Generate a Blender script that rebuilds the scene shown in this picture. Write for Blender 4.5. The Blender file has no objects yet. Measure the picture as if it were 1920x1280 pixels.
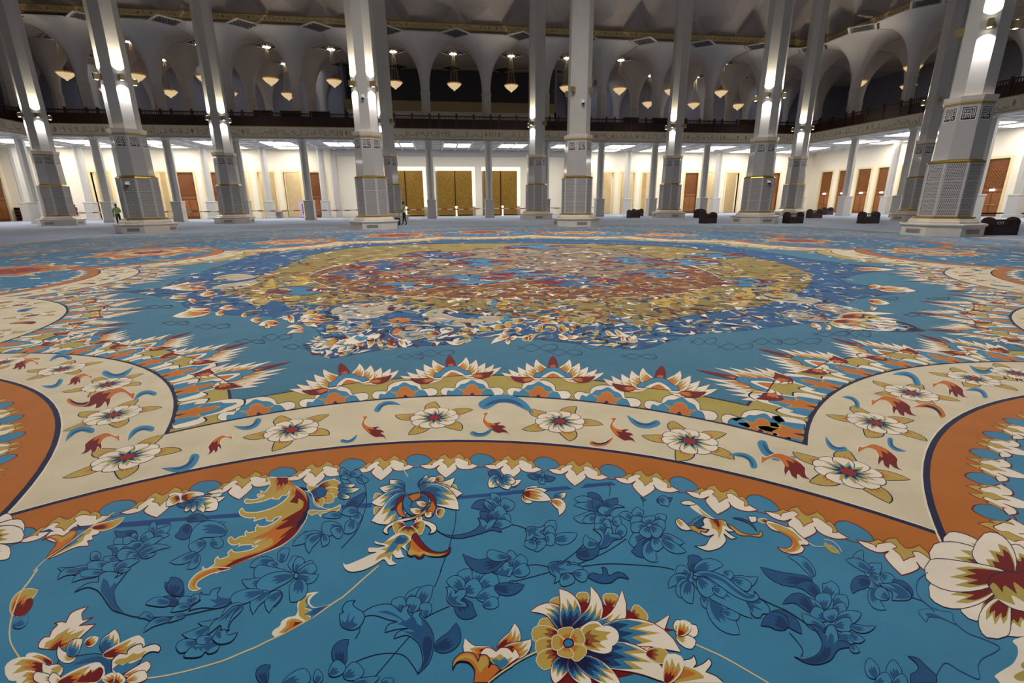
import bpy, bmesh, math, random
from mathutils import Vector, Matrix
random.seed(7)
C = bpy.context.scene.collection
PI = math.pi
sc = bpy.context.scene

# ------------------------------------------------------------------ camera
FOC, PITCH, ROLL, YAW, EYE = 904.9, math.radians(16.116), math.radians(-.4343), math.radians(-8.742), 1.7
RM = (Matrix.Rotation(YAW, 3, 'Z') @ Matrix.Rotation(PI/2-PITCH, 3, 'X') @ Matrix.Rotation(ROLL, 3, 'Z'))
cd = bpy.data.cameras.new('camera'); cam = bpy.data.objects.new('camera', cd); C.objects.link(cam)
cam.matrix_world = Matrix.Translation((0, 0, EYE)) @ RM.to_4x4()
cd.sensor_width = 36; cd.lens = FOC/1920*36; cd.clip_end = 400; cd.clip_start = .05
sc.camera = cam
# ------------------------------------------------------------------ world, big lamps, exposure
sc.view_settings.view_transform = 'Standard'; sc.view_settings.look = 'None'
sc.view_settings.gamma = 1; sc.view_settings.use_curve_mapping = False
sc.view_settings.exposure = 0.0
w = bpy.data.worlds.new('world'); sc.world = w; w.use_nodes = True
w.node_tree.nodes['Background'].inputs[0].default_value = (.80, .84, .92, 1)
w.node_tree.nodes['Background'].inputs[1].default_value = .10
def area(name, loc, size, power, col, rot=(0, 0, 0), shape='DISK'):
    l = bpy.data.lights.new(name, 'AREA'); l.shape = shape; l.size = size; l.energy = power; l.color = col
    o = bpy.data.objects.new(name, l); o.location = loc; o.rotation_euler = rot; C.objects.link(o); return o
# the great dome chandelier hangs over the middle of the carpet, above the frame
dome = area('dome_chandelier_light', (3, 17, 21), 14, 4700, (1.0, .965, .93)); dome.data.spread = math.radians(146)

# ------------------------------------------------------------------ helpers
def lin(c):
    c /= 255.
    return c/12.92 if c <= .04045 else ((c+.055)/1.055)**2.4
def rgb(r, g, b): return (lin(r), lin(g), lin(b), 1)
MATS = {}
def mat(name, col, rough=.5, metal=0, var=.06, scale=6., bump=0., emit=0., spec=.5, coat=0., stretch=None):
    if name in MATS: return MATS[name]
    m = bpy.data.materials.new(name); m.use_nodes = True; nt = m.node_tree; b = nt.nodes['Principled BSDF']
    b.inputs['Roughness'].default_value = rough; b.inputs['Metallic'].default_value = metal
    b.inputs['Specular IOR Level'].default_value = spec
    if coat: b.inputs['Coat Weight'].default_value = coat; b.inputs['Coat Roughness'].default_value = .05
    tc = nt.nodes.new('ShaderNodeTexCoord'); mp = nt.nodes.new('ShaderNodeMapping')
    if stretch: mp.inputs['Scale'].default_value = stretch
    nz = nt.nodes.new('ShaderNodeTexNoise'); nz.inputs['Scale'].default_value = scale; nz.inputs['Detail'].default_value = 4
    mr = nt.nodes.new('ShaderNodeMapRange')
    mr.inputs['From Min'].default_value = .25; mr.inputs['From Max'].default_value = .75
    mr.inputs['To Min'].default_value = 1-var; mr.inputs['To Max'].default_value = 1+var
    vm = nt.nodes.new('ShaderNodeVectorMath'); vm.operation = 'SCALE'; vm.inputs[0].default_value = col[:3]
    L = nt.links.new
    L(tc.outputs['Object'], mp.inputs['Vector']); L(mp.outputs['Vector'], nz.inputs['Vector'])
    L(nz.outputs['Fac'], mr.inputs['Value']); L(mr.outputs['Result'], vm.inputs['Scale'])
    L(vm.outputs['Vector'], b.inputs['Base Color'])
    if bump:
        bp = nt.nodes.new('ShaderNodeBump'); bp.inputs['Strength'].default_value = bump; bp.inputs['Distance'].default_value = .02
        L(nz.outputs['Fac'], bp.inputs['Height']); L(bp.outputs['Normal'], b.inputs['Normal'])
    if emit:
        L(vm.outputs['Vector'], b.inputs['Emission Color']); b.inputs['Emission Strength'].default_value = emit
    MATS[name] = m; return m

WHITE = mat('white_plaster', rgb(198, 191, 187), .6, var=.03)
GALW = mat('gallery_wall_plaster', rgb(242, 232, 214), .55, var=.03)
MARBLE = mat('polished_white_marble', rgb(186, 181, 177), .12, var=.04, scale=2, spec=.5, coat=.4)
SHAFT = mat('white_stone_cladding', rgb(188, 184, 178), .42, var=.03, scale=2)
PLINTH = mat('warm_white_marble', rgb(222, 210, 194), .22, var=.05, scale=3, coat=.2)
GOLD = mat('polished_brass', rgb(200, 165, 80), .25, metal=.9, var=.1, scale=12)
GOLDP = mat('gold_leaf', rgb(176, 140, 56), .45, metal=.15, var=.2, scale=30)
LATT = mat('white_pierced_metal', rgb(196, 190, 186), .4, var=.03)
DARK = mat('dark_void', rgb(66, 62, 62), .8, var=.1)
BLACK = mat('black_inlay', rgb(28, 26, 30), .4)
WOODD = mat('dark_walnut', rgb(52, 26, 22), .35, var=.25, scale=8, stretch=(1, 1, 8))
WOODB = mat('dark_brown_wood', rgb(46, 22, 16), .4, var=.2, scale=8)
WOODM = mat('carved_brown_wood', rgb(112, 64, 30), .4, var=.18, scale=5, stretch=(6, 6, 1))
WOODL = mat('light_brown_wood', rgb(146, 88, 44), .4, var=.15, scale=5)
FRAME = mat('pale_gold_stone', rgb(236, 214, 160), .45, var=.05)
GDOOR = mat('chased_gold_metal', rgb(166, 128, 54), .38, metal=.6, var=.42, scale=9, bump=.5)
DGOLD = mat('dark_bronze', rgb(78, 44, 14), .4, metal=.5)
BEIGE = mat('beige_corridor_stone', rgb(206, 190, 158), .5, var=.08, scale=2)
LIGHTM = mat('ceiling_light_diffuser', rgb(255, 250, 240), .5, emit=11.)
COVE = mat('cove_light', rgb(255, 232, 180), .5, emit=2.6)
LENS = mat('lamp_lens', rgb(255, 250, 240), .4, emit=14.)
CHAND = mat('lit_crystal', rgb(255, 222, 170), .3, var=.5, scale=9, emit=.62)
CHRIM = mat('lit_gold_rim', rgb(222, 160, 70), .3, metal=.4, emit=.22)
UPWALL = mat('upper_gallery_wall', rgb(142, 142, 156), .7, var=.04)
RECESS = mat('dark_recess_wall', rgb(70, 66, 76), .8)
BANDST = mat('band_stone', rgb(206, 200, 184), .5, var=.06)
LAMPG = mat('brass_lamp_housing', rgb(170, 150, 100), .35, metal=.7)
GREYM = mat('grey_metal_grille', rgb(158, 150, 138), .5)
WHITEP = mat('white_plastic', rgb(232, 230, 228), .35)
REDP = mat('red_plastic_tape', rgb(190, 40, 32), .5)

def mesh(name, verts, faces, mats=None, mi=None, smooth=False):
    me = bpy.data.meshes.new(name); me.from_pydata(verts, [], faces)
    for m in (mats if isinstance(mats, (list, tuple)) else [mats]):
        if m: me.materials.append(m)
    if mi: me.polygons.foreach_set('material_index', mi)
    if smooth: me.polygons.foreach_set('use_smooth', [True]*len(me.polygons))
    me.update(); return me
def link(name, me, parent=None, loc=(0, 0, 0), rot=0.):
    o = bpy.data.objects.new(name, me); C.objects.link(o); o.location = loc
    if rot: o.rotation_euler = (0, 0, rot)
    if parent: o.parent = parent
    return o
def tag(o, label=None, cat=None, group=None, kind=None):
    if label: o['label'] = label
    if cat: o['category'] = cat
    if group: o['group'] = group
    if kind: o['kind'] = kind
    return o
def thing(name, label, cat, loc=(0, 0, 0), rot=0., group=None, kind=None):
    o = bpy.data.objects.new(name, None); C.objects.link(o); o.location = loc; o.rotation_euler = (0, 0, rot)
    o.empty_display_size = .1
    return tag(o, label, cat, group, kind)
def copy_tree(o, parent=None):
    c = o.copy(); C.objects.link(c)
    if parent: c.parent = parent
    for ch in list(o.children): copy_tree(ch, c)
    return c
class MB:
    def __init__(s): s.v = []; s.f = []; s.m = []
    def add(s, v, f, m=0):
        k = len(s.v); s.v += [tuple(p) for p in v]; s.f += [tuple(i+k for i in q) for q in f]; s.m += [m]*len(f); return s
    def box(s, x0, x1, y0, y1, z0, z1, m=0):
        return s.add([(x0,y0,z0),(x1,y0,z0),(x1,y1,z0),(x0,y1,z0),(x0,y0,z1),(x1,y0,z1),(x1,y1,z1),(x0,y1,z1)],
                     [(0,3,2,1),(4,5,6,7),(0,1,5,4),(1,2,6,5),(2,3,7,6),(3,0,4,7)], m)
    def prism(s, rings, n=8, ph=None, cx=0, cy=0, m=0, cap=True, apothem=True):
        ph = PI/n if ph is None else ph
        k = 1/math.cos(PI/n) if apothem else 1
        v = []; f = []
        for z, r in rings:
            for i in range(n):
                a = ph+2*PI*i/n; v.append((cx+r*k*math.cos(a), cy+r*k*math.sin(a), z))
        for j in range(len(rings)-1):
            for i in range(n):
                a, b = j*n+i, j*n+(i+1) % n; f.append((a, b, b+n, a+n))
        if cap: f.append(tuple(range(n))[::-1]); f.append(tuple(range((len(rings)-1)*n, len(rings)*n)))
        return s.add(v, f, m)
    def bar(s, a, b, r, n=6, m=0, r2=None):
        a, b = Vector(a), Vector(b); d = (b-a).normalized(); u = d.orthogonal().normalized(); w_ = d.cross(u); v = []
        r2 = r if r2 is None else r2
        for p, rr in ((a, r), (b, r2)):
            for i in range(n):
                t = 2*PI*i/n; v.append(p+u*rr*math.cos(t)+w_*rr*math.sin(t))
        f = [(i, (i+1) % n, n+(i+1) % n, n+i) for i in range(n)]+[tuple(range(n))[::-1], tuple(range(n, 2*n))]
        return s.add(v, f, m)
    def me(s, name, mats, smooth=False): return mesh(name, s.v, s.f, mats, s.m if isinstance(mats, (list, tuple)) and len(mats) > 1 else None, smooth)
ORD = 'first second third fourth fifth sixth seventh eighth ninth tenth eleventh twelfth thirteenth fourteenth fifteenth sixteenth'.split()
# ------------------------------------------------------------------ structure
XC = 2.95; BAY = 6.38; YF = 55.16; YCOL = 55.8; YB = 65.6; XL = -37.3; XR = 43.55; XWL = -47.7; XWR = 53.6; ZC = 8.0
ZB0, ZB1 = 8.05, 9.12; ZU0, ZU1 = 18.2, 18.86
def struct(name, mb, mats, parent=None):
    o = link(name, mb.me(name, mats), parent)
    if not parent: o['kind'] = 'structure'
    return o
floor = struct('floor', MB().box(-70, 76, -14, 84, -.4, -.02), mat('floor_screed', rgb(120, 118, 115), .8))

# back wall with its door openings
DOORS = []      # x centre, half width, top, kind
for k, kind in enumerate('oowoowwooooow'): pass
for x, kind in ((-38., 'o'), (-35, 'o'), (-32, 'o'), (-29., 'w'), (-25.95, 'w'), (-22.95, 'o'), (-19.95, 'o'), (-17.0, 'o'), (-14.05, 'w'),
                (20.0, 'w'), (23.1, 'o'), (26.1, 'o'), (29.1, 'o'), (32.2, 'o'), (35.35, 'w'), (38.4, 'o'), (41.5, 'o'), (44.6, 'o'), (47.75, 'w')):
    DOORS.append((x, .95, 5.35, kind))
GDO = [(-3.45, 2.2, 5.6), (2.82, 2.2, 5.6), (8.75, 2.2, 5.6)]
def wall_strip(x0, x1, holes, z1, th):
    """front face at local y=0, thickness behind; holes = (xa, xb, ztop)"""
    mb = MB(); x = x0
    for xa, xb, zt in sorted(holes):
        mb.box(x, xa, 0, th, 0, z1); mb.box(xa, xb, 0, th, zt, z1); x = xb
    mb.box(x, x1, 0, th, 0, z1); return mb
o = struct('wall_back', wall_strip(XWL-.6, XWR+.6, [(x-h, x+h, zt) for x, h, zt, k in DOORS]+[(x-h-.25, x+h+.4, zt+.45) for x, h, zt in GDO], 8.25, .6), GALW)
o.location.y = YB
RDY = [62.5, 59.45, 56.45, 53.5, 50.4, 47.4, 44.4, 41.3, 38.25, 35.2, 32.2]
o = struct('wall_right', wall_strip(-84, -12, [(-y-.98, -y+.98, 5.35) for y in RDY], 8.25, .6), GALW)
o.rotation_euler.z = -PI/2; o.location = (XWR, 0, 0)
o = struct('wall_left', wall_strip(25, 66.2, [(64.0-.95, 64.0+.95, 5.35)], 8.25, .6), GALW)
o.rotation_euler.z = PI/2; o.location = (XWL, 0, 0)
# stone dado on the back wall piers, corridor behind the openings
struct('wall_corridor', MB().box(-60, 66, YB+4.2, YB+4.5, 0, 8.2), BEIGE)
for i in range(14):
    area('corridor_lamp', (-45+i*7.2, YB+2.3, 7.6), 1.2, 260, (1, .9, .72), shape='SQUARE')
cp = MB()
for i in range(28):
    x = -45+i*3.6; cp.box(x, x+.5, YB+3.7, YB+4.2, 0, 7)
struct('trim_corridor', cp, mat('corridor_pier', rgb(232, 220, 196), .5))
# plinth blocks of the centre section and its beam
struct('beam_1', MB().box(-12.1, 18.1, YB-.55, YB, 7.3, 7.95).box(-12.1, -11.5, YB-.55, YB, 0, 7.3).box(17.5, 18.1, YB-.55, YB, 0, 7.3), WHITE)
# gallery ceiling: slab, white rails, grey coffers between
CEIL = mat('coffer_grey', rgb(176, 178, 184), .6)
RAIL = mat('coffer_rail', rgb(232, 230, 228), .5)
ce = struct('ceiling', MB().box(XWL-.6, XWR+.6, YF+.1, YB+4.6, ZC, 8.6).box(XR+.1, XWR+.6, -10, YF+.1, ZC, 8.6).box(XWL-.6, XL-.1, 25, YF+.1, ZC, 8.6), CEIL)
n0 = int((XWL-XC)/1.595)-1
for k in range(n0, 34):
    x = XC+1.595*k-.01
    if XWL < x < XWR: link('coffer_rail', MB().box(x-.11, x+.11, YF+.2, YB, ZC-.07, ZC).me('coffer_rail', RAIL), ce)
for y in (55.5, 57.2, 59.1, 61.2, 63.2, 65.2):
    link('coffer_rail', MB().box(XWL, XWR, y-.11, y+.11, ZC-.07, ZC).me('coffer_rail', RAIL), ce)
for x in (43.9, 45.6, 47.5, 49.6, 51.6, 53.3):
    link('coffer_rail', MB().box(x-.11, x+.11, 8, 55.4, ZC-.07, ZC).me('coffer_rail', RAIL), ce)
for k in range(29):
    y = 8.9+1.61*k; link('coffer_rail', MB().box(43.7, XWR, y-.11, y+.11, ZC-.07, ZC).me('coffer_rail', RAIL), ce)
for k in range(18):
    y = 26+1.61*k; link('coffer_rail', MB().box(XWL, XL-.2, y-.11, y+.11, ZC-.07, ZC).me('coffer_rail', RAIL), ce)
# ceiling lights: pairs of flush panels, one pair per bay and row
PAN = MB().box(-1.5, -.06, -1.75, 1.75, 0, .05).box(.06, 1.5, -1.75, 1.75, 0, .05)
def light_panel(x, y, rot, sy, label, group):
    t = thing('ceiling_light', label, 'ceiling light', (x, y, ZC-.09), rot, group)
    for s in (-1, 1):
        link('light_panel', PANM[sy], t, (s*.78, 0, 0))
        link('panel_frame', PANF[sy], t, (s*.78, 0, 0))
PANM = {}; PANF = {}
for sy in (3.4, 2.3):
    PANM[sy] = MB().box(-.68, .68, -sy/2, sy/2, 0, .03).me('light_panel', LIGHTM)
    f = MB()
    f.box(-.74, .74, -sy/2-.06, -sy/2, -.01, .08).box(-.74, .74, sy/2, sy/2+.06, -.01, .08).box(-.74, -.68, -sy/2, sy/2, -.01, .08).box(.68, .74, -sy/2, sy/2, -.01, .08)
    PANF[sy] = f.me('panel_frame', WHITEP)
i = 0
for k in range(-7, 8):
    x = XC+BAY*k
    if not (XWL+1.6 < x < XWR-1.6): continue
    lab = ORD[i]; i += 1
    light_panel(x, 59.15, 0, 3.4, 'front bright panel pair, back gallery ceiling, %s bay from the left' % lab, 'bright ceiling panels of the back gallery')
    if abs(x-XC) > 13 : light_panel(x, 63.2, 0, 2.3, 'rear bright panel pair, back gallery ceiling, %s bay from the left' % lab, 'bright ceiling panels of the back gallery')
for k in range(6):
    y = 51.9-6.6*k
    light_panel(47.5, y, PI/2, 3.4, 'inner bright panel pair, right gallery ceiling, %s bay from far corner' % ORD[k], 'bright ceiling panels of the right gallery')
    light_panel(51.6, y, PI/2, 2.3, 'outer bright panel pair, right gallery ceiling, %s bay from far corner' % ORD[k], 'bright ceiling panels of the right gallery')
for k in range(3):
    light_panel(-42.5, 51.9-6.6*k, PI/2, 3.4, 'bright panel pair, left gallery ceiling, %s bay from far corner' % ORD[k], 'bright ceiling panels of the left gallery')

# fascia bands with their gold script
def script(L, h, seed, w=.05):
    """pseudo-calligraphic gold strokes as flat ribbons in the x-z plane, proud of the band"""
    R = random.Random(seed); mb = MB()
    def rib(pts, wd):
        v = []; n = len(pts)
        for i, p in enumerate(pts):
            a = pts[max(0, i-1)]; b = pts[min(n-1, i+1)]; dx, dz = b[0]-a[0], b[1]-a[1]; l = math.hypot(dx, dz) or 1
            t = wd*(.35+.65*math.sin(PI*(i+.5)/n)); v += [(p[0]-dz/l*t, 0, p[1]+dx/l*t), (p[0]+dz/l*t, 0, p[1]-dx/l*t)]
        mb.add(v, [(2*i, 2*i+1, 2*i+3, 2*i+2) for i in range(n-1)])
    x = .2
    while x < L-.4:
        k = R.random(); s = h
        if k < .3:
            rib([(x, .18*s), (x+.02, .5*s), (x-.02, .86*s)], w); x += .16
        elif k < .6:
            r = R.uniform(.14, .26)*s; cz = R.uniform(.3, .5)*s
            rib([(x+r+r*math.cos(t), cz+.8*r*math.sin(t)) for t in [PI*(.1-j*.17) for j in range(8)]], w); x += 2*r+.03
        elif k < .85:
            r = R.uniform(.3, .6)*s; z0 = R.uniform(.15, .6)*s
            rib([(x+r*u, z0+.18*s*math.sin(PI*u*1.3)) for u in [j/6 for j in range(7)]], w); x += r*.6
        else:
            for j in range(R.randint(1, 3)):
                cx, cz = x+j*.11, R.uniform(.6, .85)*s
                mb.add([(cx-.05, 0, cz), (cx, 0, cz-.05), (cx+.05, 0, cz), (cx, 0, cz+.05)], [(0, 1, 2, 3)])
            x += .1
        if R.random() < .05:
            cx = x+.25; mb.add([(cx+.16*math.cos(t)*(.6 if j % 2 else 1), 0, .5*s+.3*s*math.sin(t)*(.8 if j % 2 else 1)) for j, t in enumerate([2*PI*q/12 for q in range(12)])], [tuple(range(12))]); x += .6
    return mb
BANDG = mat('gilded_band_ground', rgb(222, 204, 158), .5, var=.15, scale=9)
BANDL = mat('gilded_lettering', rgb(172, 140, 70), .4, metal=.1, var=.2, scale=6)
def band(name, x0, x1, z0, z1, seed, ground, loc, rot, w, border):
    L = x1-x0; h = z1-z0
    o = link(name, MB().box(x0, x1, 0, .25, z0, z1).me(name, ground), None, loc, rot); o['kind'] = 'structure'
    b = MB().box(x0, x1, -.05, 0, z0, z0+border).box(x0, x1, -.05, 0, z1-border, z1)
    link('gilt_border', b.me('gilt_border', GOLDP), o)
    t = link('lettering', script(L-.4, h-2*border-.04, seed, w).me('lettering', BANDL), o, (x0+.2, -.012, z0+border+.02)); t['kind'] = 'stuff'
    return o
band('trim_lower_back', XL, XR, ZB0, ZB1, 3, BANDST, (0, YF, 0), 0, .035, .06)
band('trim_lower_right', -YF, -6, ZB0, ZB1, 4, BANDST, (XR, 0, 0), -PI/2, .035, .06)
band('trim_lower_left', 25, YF, ZB0, ZB1, 5, BANDST, (XL, 0, 0), PI/2, .035, .06)
band('trim_upper_back', XL, XR, ZU0, ZU1, 6, BANDG, (0, YF, 0), 0, .026, .08)
band('trim_upper_right', -YF, -6, ZU0, ZU1, 7, BANDG, (XR, 0, 0), -PI/2, .026, .08)
band('trim_upper_left', 25, YF, ZU0, ZU1, 8, BANDG, (XL, 0, 0), PI/2, .026, .08)
struct('balcony_floor_slab', MB().box(XWL, XWR+8, YF+.25, 71, 8.6, ZB1).box(XR+.25, XWR+8, -10, YF+.25, 8.6, ZB1).box(XWL-8, XL-.25, 25, YF+.25, 8.6, ZB1), WHITE)
# upper gallery walls: side sections set back, centre section nearer with its own band and a dark recess over it
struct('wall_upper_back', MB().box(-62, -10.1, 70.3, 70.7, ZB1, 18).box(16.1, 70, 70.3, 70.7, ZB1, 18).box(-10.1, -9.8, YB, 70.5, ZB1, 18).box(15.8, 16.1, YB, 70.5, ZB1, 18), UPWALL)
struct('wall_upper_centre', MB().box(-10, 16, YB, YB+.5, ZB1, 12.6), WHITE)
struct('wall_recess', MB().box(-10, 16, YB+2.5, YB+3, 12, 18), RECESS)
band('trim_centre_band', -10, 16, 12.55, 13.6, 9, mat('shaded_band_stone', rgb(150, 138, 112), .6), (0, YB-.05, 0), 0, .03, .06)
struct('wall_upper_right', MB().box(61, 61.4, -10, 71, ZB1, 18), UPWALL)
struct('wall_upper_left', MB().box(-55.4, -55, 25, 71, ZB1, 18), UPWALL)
for i in range(8):  # added cool fill lights without fixtures, to lift the upper gallery walls
    x = -38+i*12.2
    if not -12 < x < 18: area('upper_gallery_fill', (x, 67, 17.2), 3, 60, (.8, .86, 1.))
for i in range(4): area('upper_gallery_fill', (56, 52-i*9, 17.2), 3, 60, (.8, .86, 1.))  # same added fill along the right gallery
# vault crown slab
vc = struct('ceiling_vault', MB().box(-56, 62, YF+.3, 71, 17.66, 18.1).box(XR+.3, 62, -10, YF+.3, 17.66, 18.1).box(-56, XL-.3, 25, YF+.3, 17.66, 18.1), WHITE)
d = 1.62
fr = MB()
for a in range(4):
    c0, s0 = math.cos(PI/2*a), math.sin(PI/2*a); c1, s1 = math.cos(PI/2*a+PI/2), math.sin(PI/2*a+PI/2)
    v = []
    for r in (d, d-.24):
        for z in (0, -.08): v += [(r*c0, r*s0, z), (r*c1, r*s1, z)]
    fr.add(v, [(0, 1, 3, 2), (2, 3, 7, 6), (4, 6, 7, 5)])
    fr.box(-.13, .13, d, d+3.2, -.07, 0) if a == 0 else None
    if a == 1: fr.box(d, d+3.2, -.13, .13, -.07, 0)
FRM = fr.me('vault_rib', WHITE)
gr = MB()
for i in range(-4, 5):
    for j in range(-4, 5):
        if abs(i)+abs(j) <= 4:
            gr.prism([(-.03, .085), (0, .085)], n=6, cx=i*.25+(j % 2)*.12, cy=j*.25, m=1)
gr.add([(1.38, 0, 0), (0, 1.38, 0), (-1.38, 0, 0), (0, -1.38, 0)], [(0, 3, 2, 1)], 0)
GRM = gr.me('vault_grille', [mat('grey_pierced_panel', rgb(112, 110, 112), .6), DARK])
UP = 6.5; UX = lambda k: XC+UP*k; UY0 = 60.55
crowns = [(UX(k), UY0+6.5*m) for k in range(-8, 9) for m in (-1, 0, 1)]+[(UX(k), UY0-6.5*m) for k in (6, 7, 8, -7, -8) for m in range(2, 6)]
for x, y in crowns:
    if y < 55 and -35.5 < x < 41.9: link('vault_rib', FRM, vc, (x, y, 17.655)); link('vault_grille', GRM, vc, (x, y, 17.64)); continue
    link('vault_rib', FRM, vc, (x, y, 17.655)); link('vault_grille', GRM, vc, (x, y, 17.64))
# folded plaster plates over the upper band
def folds(L0, n, step):
    mb = MB(); v = []; f = []
    for k in range(n):
        x = L0+k*step
        A, B_, Cc, D, E_ = (x-1.3, 0, 0), (x+1.3, 0, 0), (x, -.5, 1.75), (x+step/2, -1.9, .85), (x+step/2, -.35, 0)
        Dm = (x-step/2, -1.9, .85); Em = (x-step/2, -.35, 0)
        T0, T1, T2, T3 = (x-step/2, -5.2, 5.2), (x-1.0, -4.6, 5.2), (x+1.0, -4.6, 5.2), (x+step/2, -5.2, 5.2)
        H0, H1 = (x-step*.27, -2.6, 2.5), (x+step*.27, -2.6, 2.5)
        P = [A, B_, Cc, D, E_, Dm, Em, T0, T1, T2, T3, H0, H1]
        mb.add(P, [(0, 1, 2), (1, 4, 3), (0, 5, 6), (1, 3, 2), (0, 2, 5), (2, 3, 12), (2, 11, 5), (2, 12, 9), (2, 9, 8), (2, 8, 11), (3, 10, 12), (12, 10, 9), (5, 11, 7), (11, 8, 7)])
    return mb
FOLD = mat('folded_plaster', rgb(176, 166, 162), .65, var=.03)
o = link('wall_folds_back', folds(XC-BAY*7, 15, BAY).me('wall_folds_back', FOLD), None, (0, YF+.2, ZU1)); o['kind'] = 'structure'
o = link('wall_folds_right', folds(-YF-BAY/2, 8, BAY).me('wall_folds_right', FOLD), None, (XR+.2, 0, ZU1), -PI/2); o['kind'] = 'structure'
o = link('wall_folds_left', folds(YF+BAY/2-5*BAY, 6, BAY).me('wall_folds_left', FOLD), None, (XL-.2, 0, ZU1), PI/2); o['kind'] = 'structure'
struct('ceiling_hall', MB().box(-60, 66, -14, 80, 24.02, 24.4), WHITE)

# ------------------------------------------------------------------ gallery columns, vault columns
gc = MB().prism([(0, .5), (.25, .5), (.27, .46), (1.85, .46), (1.9, .5), (2.0, .5), (2.03, .44)], n=4, cx=0, cy=0)
GCB = gc.me('column_base', SHAFT)
GCS = MB().prism([(2.03, .36), (7.9, .36)], n=8).me('column_shaft', SHAFT)
GCC = MB().prism([(7.75, .36), (7.93, .5), (8.0, .5)], n=8).me('column_cap', SHAFT)
def gcol(x, y, label, group):
    t = thing('gallery_column', label, 'column', (x, y, 0), 0, group, 'thing')
    link('column_base', GCB, t, (0, 0, 0), 0); link('column_shaft', GCS, t); link('column_cap', GCC, t)
k0 = -6; n = 0
GCX = [XC+BAY/2+BAY*k for k in range(-7, 7)]
for x in GCX:
    if x < XL-2 or x > XR+1: continue
    gcol(x, YCOL, 'slim white gallery column under the back balcony, %s from the left end' % ORD[n], 'slim columns under the back balcony'); n += 1
for i, x in enumerate([XC+BAY/2+BAY*k for k in range(-8, 8)]):
    if XWL+1 < x < XWR-1 and not (-12.5 < x < 18.2):
        gcol(x, 63.7, 'slim white inner column before the back wall doors, %s from the left' % ORD[i], 'inner columns before the back wall')
for k in range(6):
    gcol(44.15, 48.4-6.6*k, 'slim white column under the right balcony, %s from far corner' % ORD[k], 'slim columns under the right balcony')
    gcol(52.0, 51.0-6.6*k, 'slim white inner column before right wall doors, %s from far corner' % ORD[k], 'inner columns before the right wall')
for k in range(3):
    gcol(-37.9, 48.4-6.6*k, 'slim white gallery column under the left balcony, %s from the far corner' % ORD[k], 'slim columns under the left balcony')
UCS = MB().prism([(ZB1, .58), (ZB1+.9, .58), (ZB1+.95, .47), (12.75, .47), (12.8, .52), (12.95, .52), (12.98, .47), (13.1, .47)], n=8).me('column_shaft', SHAFT)
def fan():
    v = []; f = []; N = 32; J = 12
    for j in range(J+1):
        s = j/J; z = 13.05+4.62*s; r = .46+(3.25-.46)*(1-math.sqrt(max(0, 1-s**2.1)))
        for i in range(N):
            a = 2*PI*i/N; am = ((a+PI/8) % (PI/4))-PI/8; oc = 1/math.cos(am); q = min(1, .25+s)
            rr = r*(1-q+q*oc); v.append((rr*math.cos(a), rr*math.sin(a), z))
    for j in range(J):
        for i in range(N): a, b = j*N+i, j*N+(i+1) % N; f.append((a, b, b+N, a+N))
    return mesh('fan_vault', v, f, WHITE, None, True)
FANM = fan()
def vcol(x, y, label, group):
    t = thing('vault_column', label, 'column', (x, y, 0), 0, group, 'thing')
    link('column_shaft', UCS, t); link('fan_vault', FANM, t)
for m, (yy, nm) in enumerate(((57.3, 'front'), (63.8, 'second'), (70.3, 'rear'))):
    n = 0
    for k in range(-8, 8):
        x = UX(k)+UP/2
        if not (-53 < x < 59): continue
        if m and -12 < x < 18: continue
        vcol(x, yy, 'white vault column, upper back gallery, %s row, %s from the left' % (nm, ORD[n]), 'fan columns of the upper back gallery'); n += 1
for j, x in enumerate((45.2, 51.7, 58.2)):
    for m in range(1, 6):
        vcol(x+.0, 57.3-6.5*m, 'white vault column, upper right gallery, %s row, %s from far corner' % (ORD[j], ORD[m-1]), 'fan columns of the upper right gallery')
for j, x in enumerate((UX(-7)+UP/2, UX(-8)+UP/2)):
    for m in range(1, 4):
        vcol(x, 57.3-6.5*m, 'white vault column, upper left gallery, %s row, %s from far corner' % (ORD[j], ORD[m-1]), 'fan columns of the upper left gallery')

# ------------------------------------------------------------------ balustrade
def panel_me(wd):
    mb = MB().box(0, wd, -.04, .04, 1.16, 1.26).box(0, wd, -.03, .03, .86, .93).box(0, wd, -.04, .04, 0, .12)
    n = int(wd/.19)
    for i in range(n): x = (i+.5)*wd/n; mb.box(x-.03, x+.03, -.025, .025, .93, 1.16)
    return mb.me('railing_frame', WOODD), MB().box(.02, wd-.02, -.015, .015, .1, .88).me('railing_panel', WOODB)
def lat_me(wd):
    mb = MB(); n = max(3, int(wd/.2))
    for i in range(n+1):
        x = wd*i/n; mb.box(x-.015, x+.015, -.03, -.015, .12, .86)
    for j in range(1, 5): z = .12+.148*j; mb.box(0, wd, -.03, -.015, z-.012, z+.012)
    return mb.me('railing_lattice', WOODD)
PW = [1.66, 1.66, 1.66, .8]; PMS = {wd: panel_me(wd)+(lat_me(wd),) for wd in set(PW)}
POSTM = MB().box(-.075, .075, -.075, .075, 0, 1.32).prism([(1.32, .1), (1.38, .1), (1.46, .05)], n=4).me('railing_post', WOODD)
def balustrade(label, L, loc, rot, phase=0):
    t = thing('balustrade', label, 'balustrade', loc, rot, 'balcony balustrades')
    x = 0; k = phase
    while x < L:
        link('railing_post', POSTM, t, (x, 0, 0)); wd = PW[k % 4]; k += 1
        if x+wd+.15 > L+.5: break
        for m, nm in zip(PMS[wd], ('railing_frame', 'railing_panel', 'railing_lattice')): link(nm, m, t, (x+.075, 0, 0))
        x += wd+.15
balustrade('long dark wooden balustrade along the back balcony above the calligraphy band', XR-XL, (XL, YF+.12, ZB1), 0)
balustrade('dark wooden balustrade along the right balcony, running towards the camera', 46, (XR+.12, YF, ZB1), -PI/2)
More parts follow.
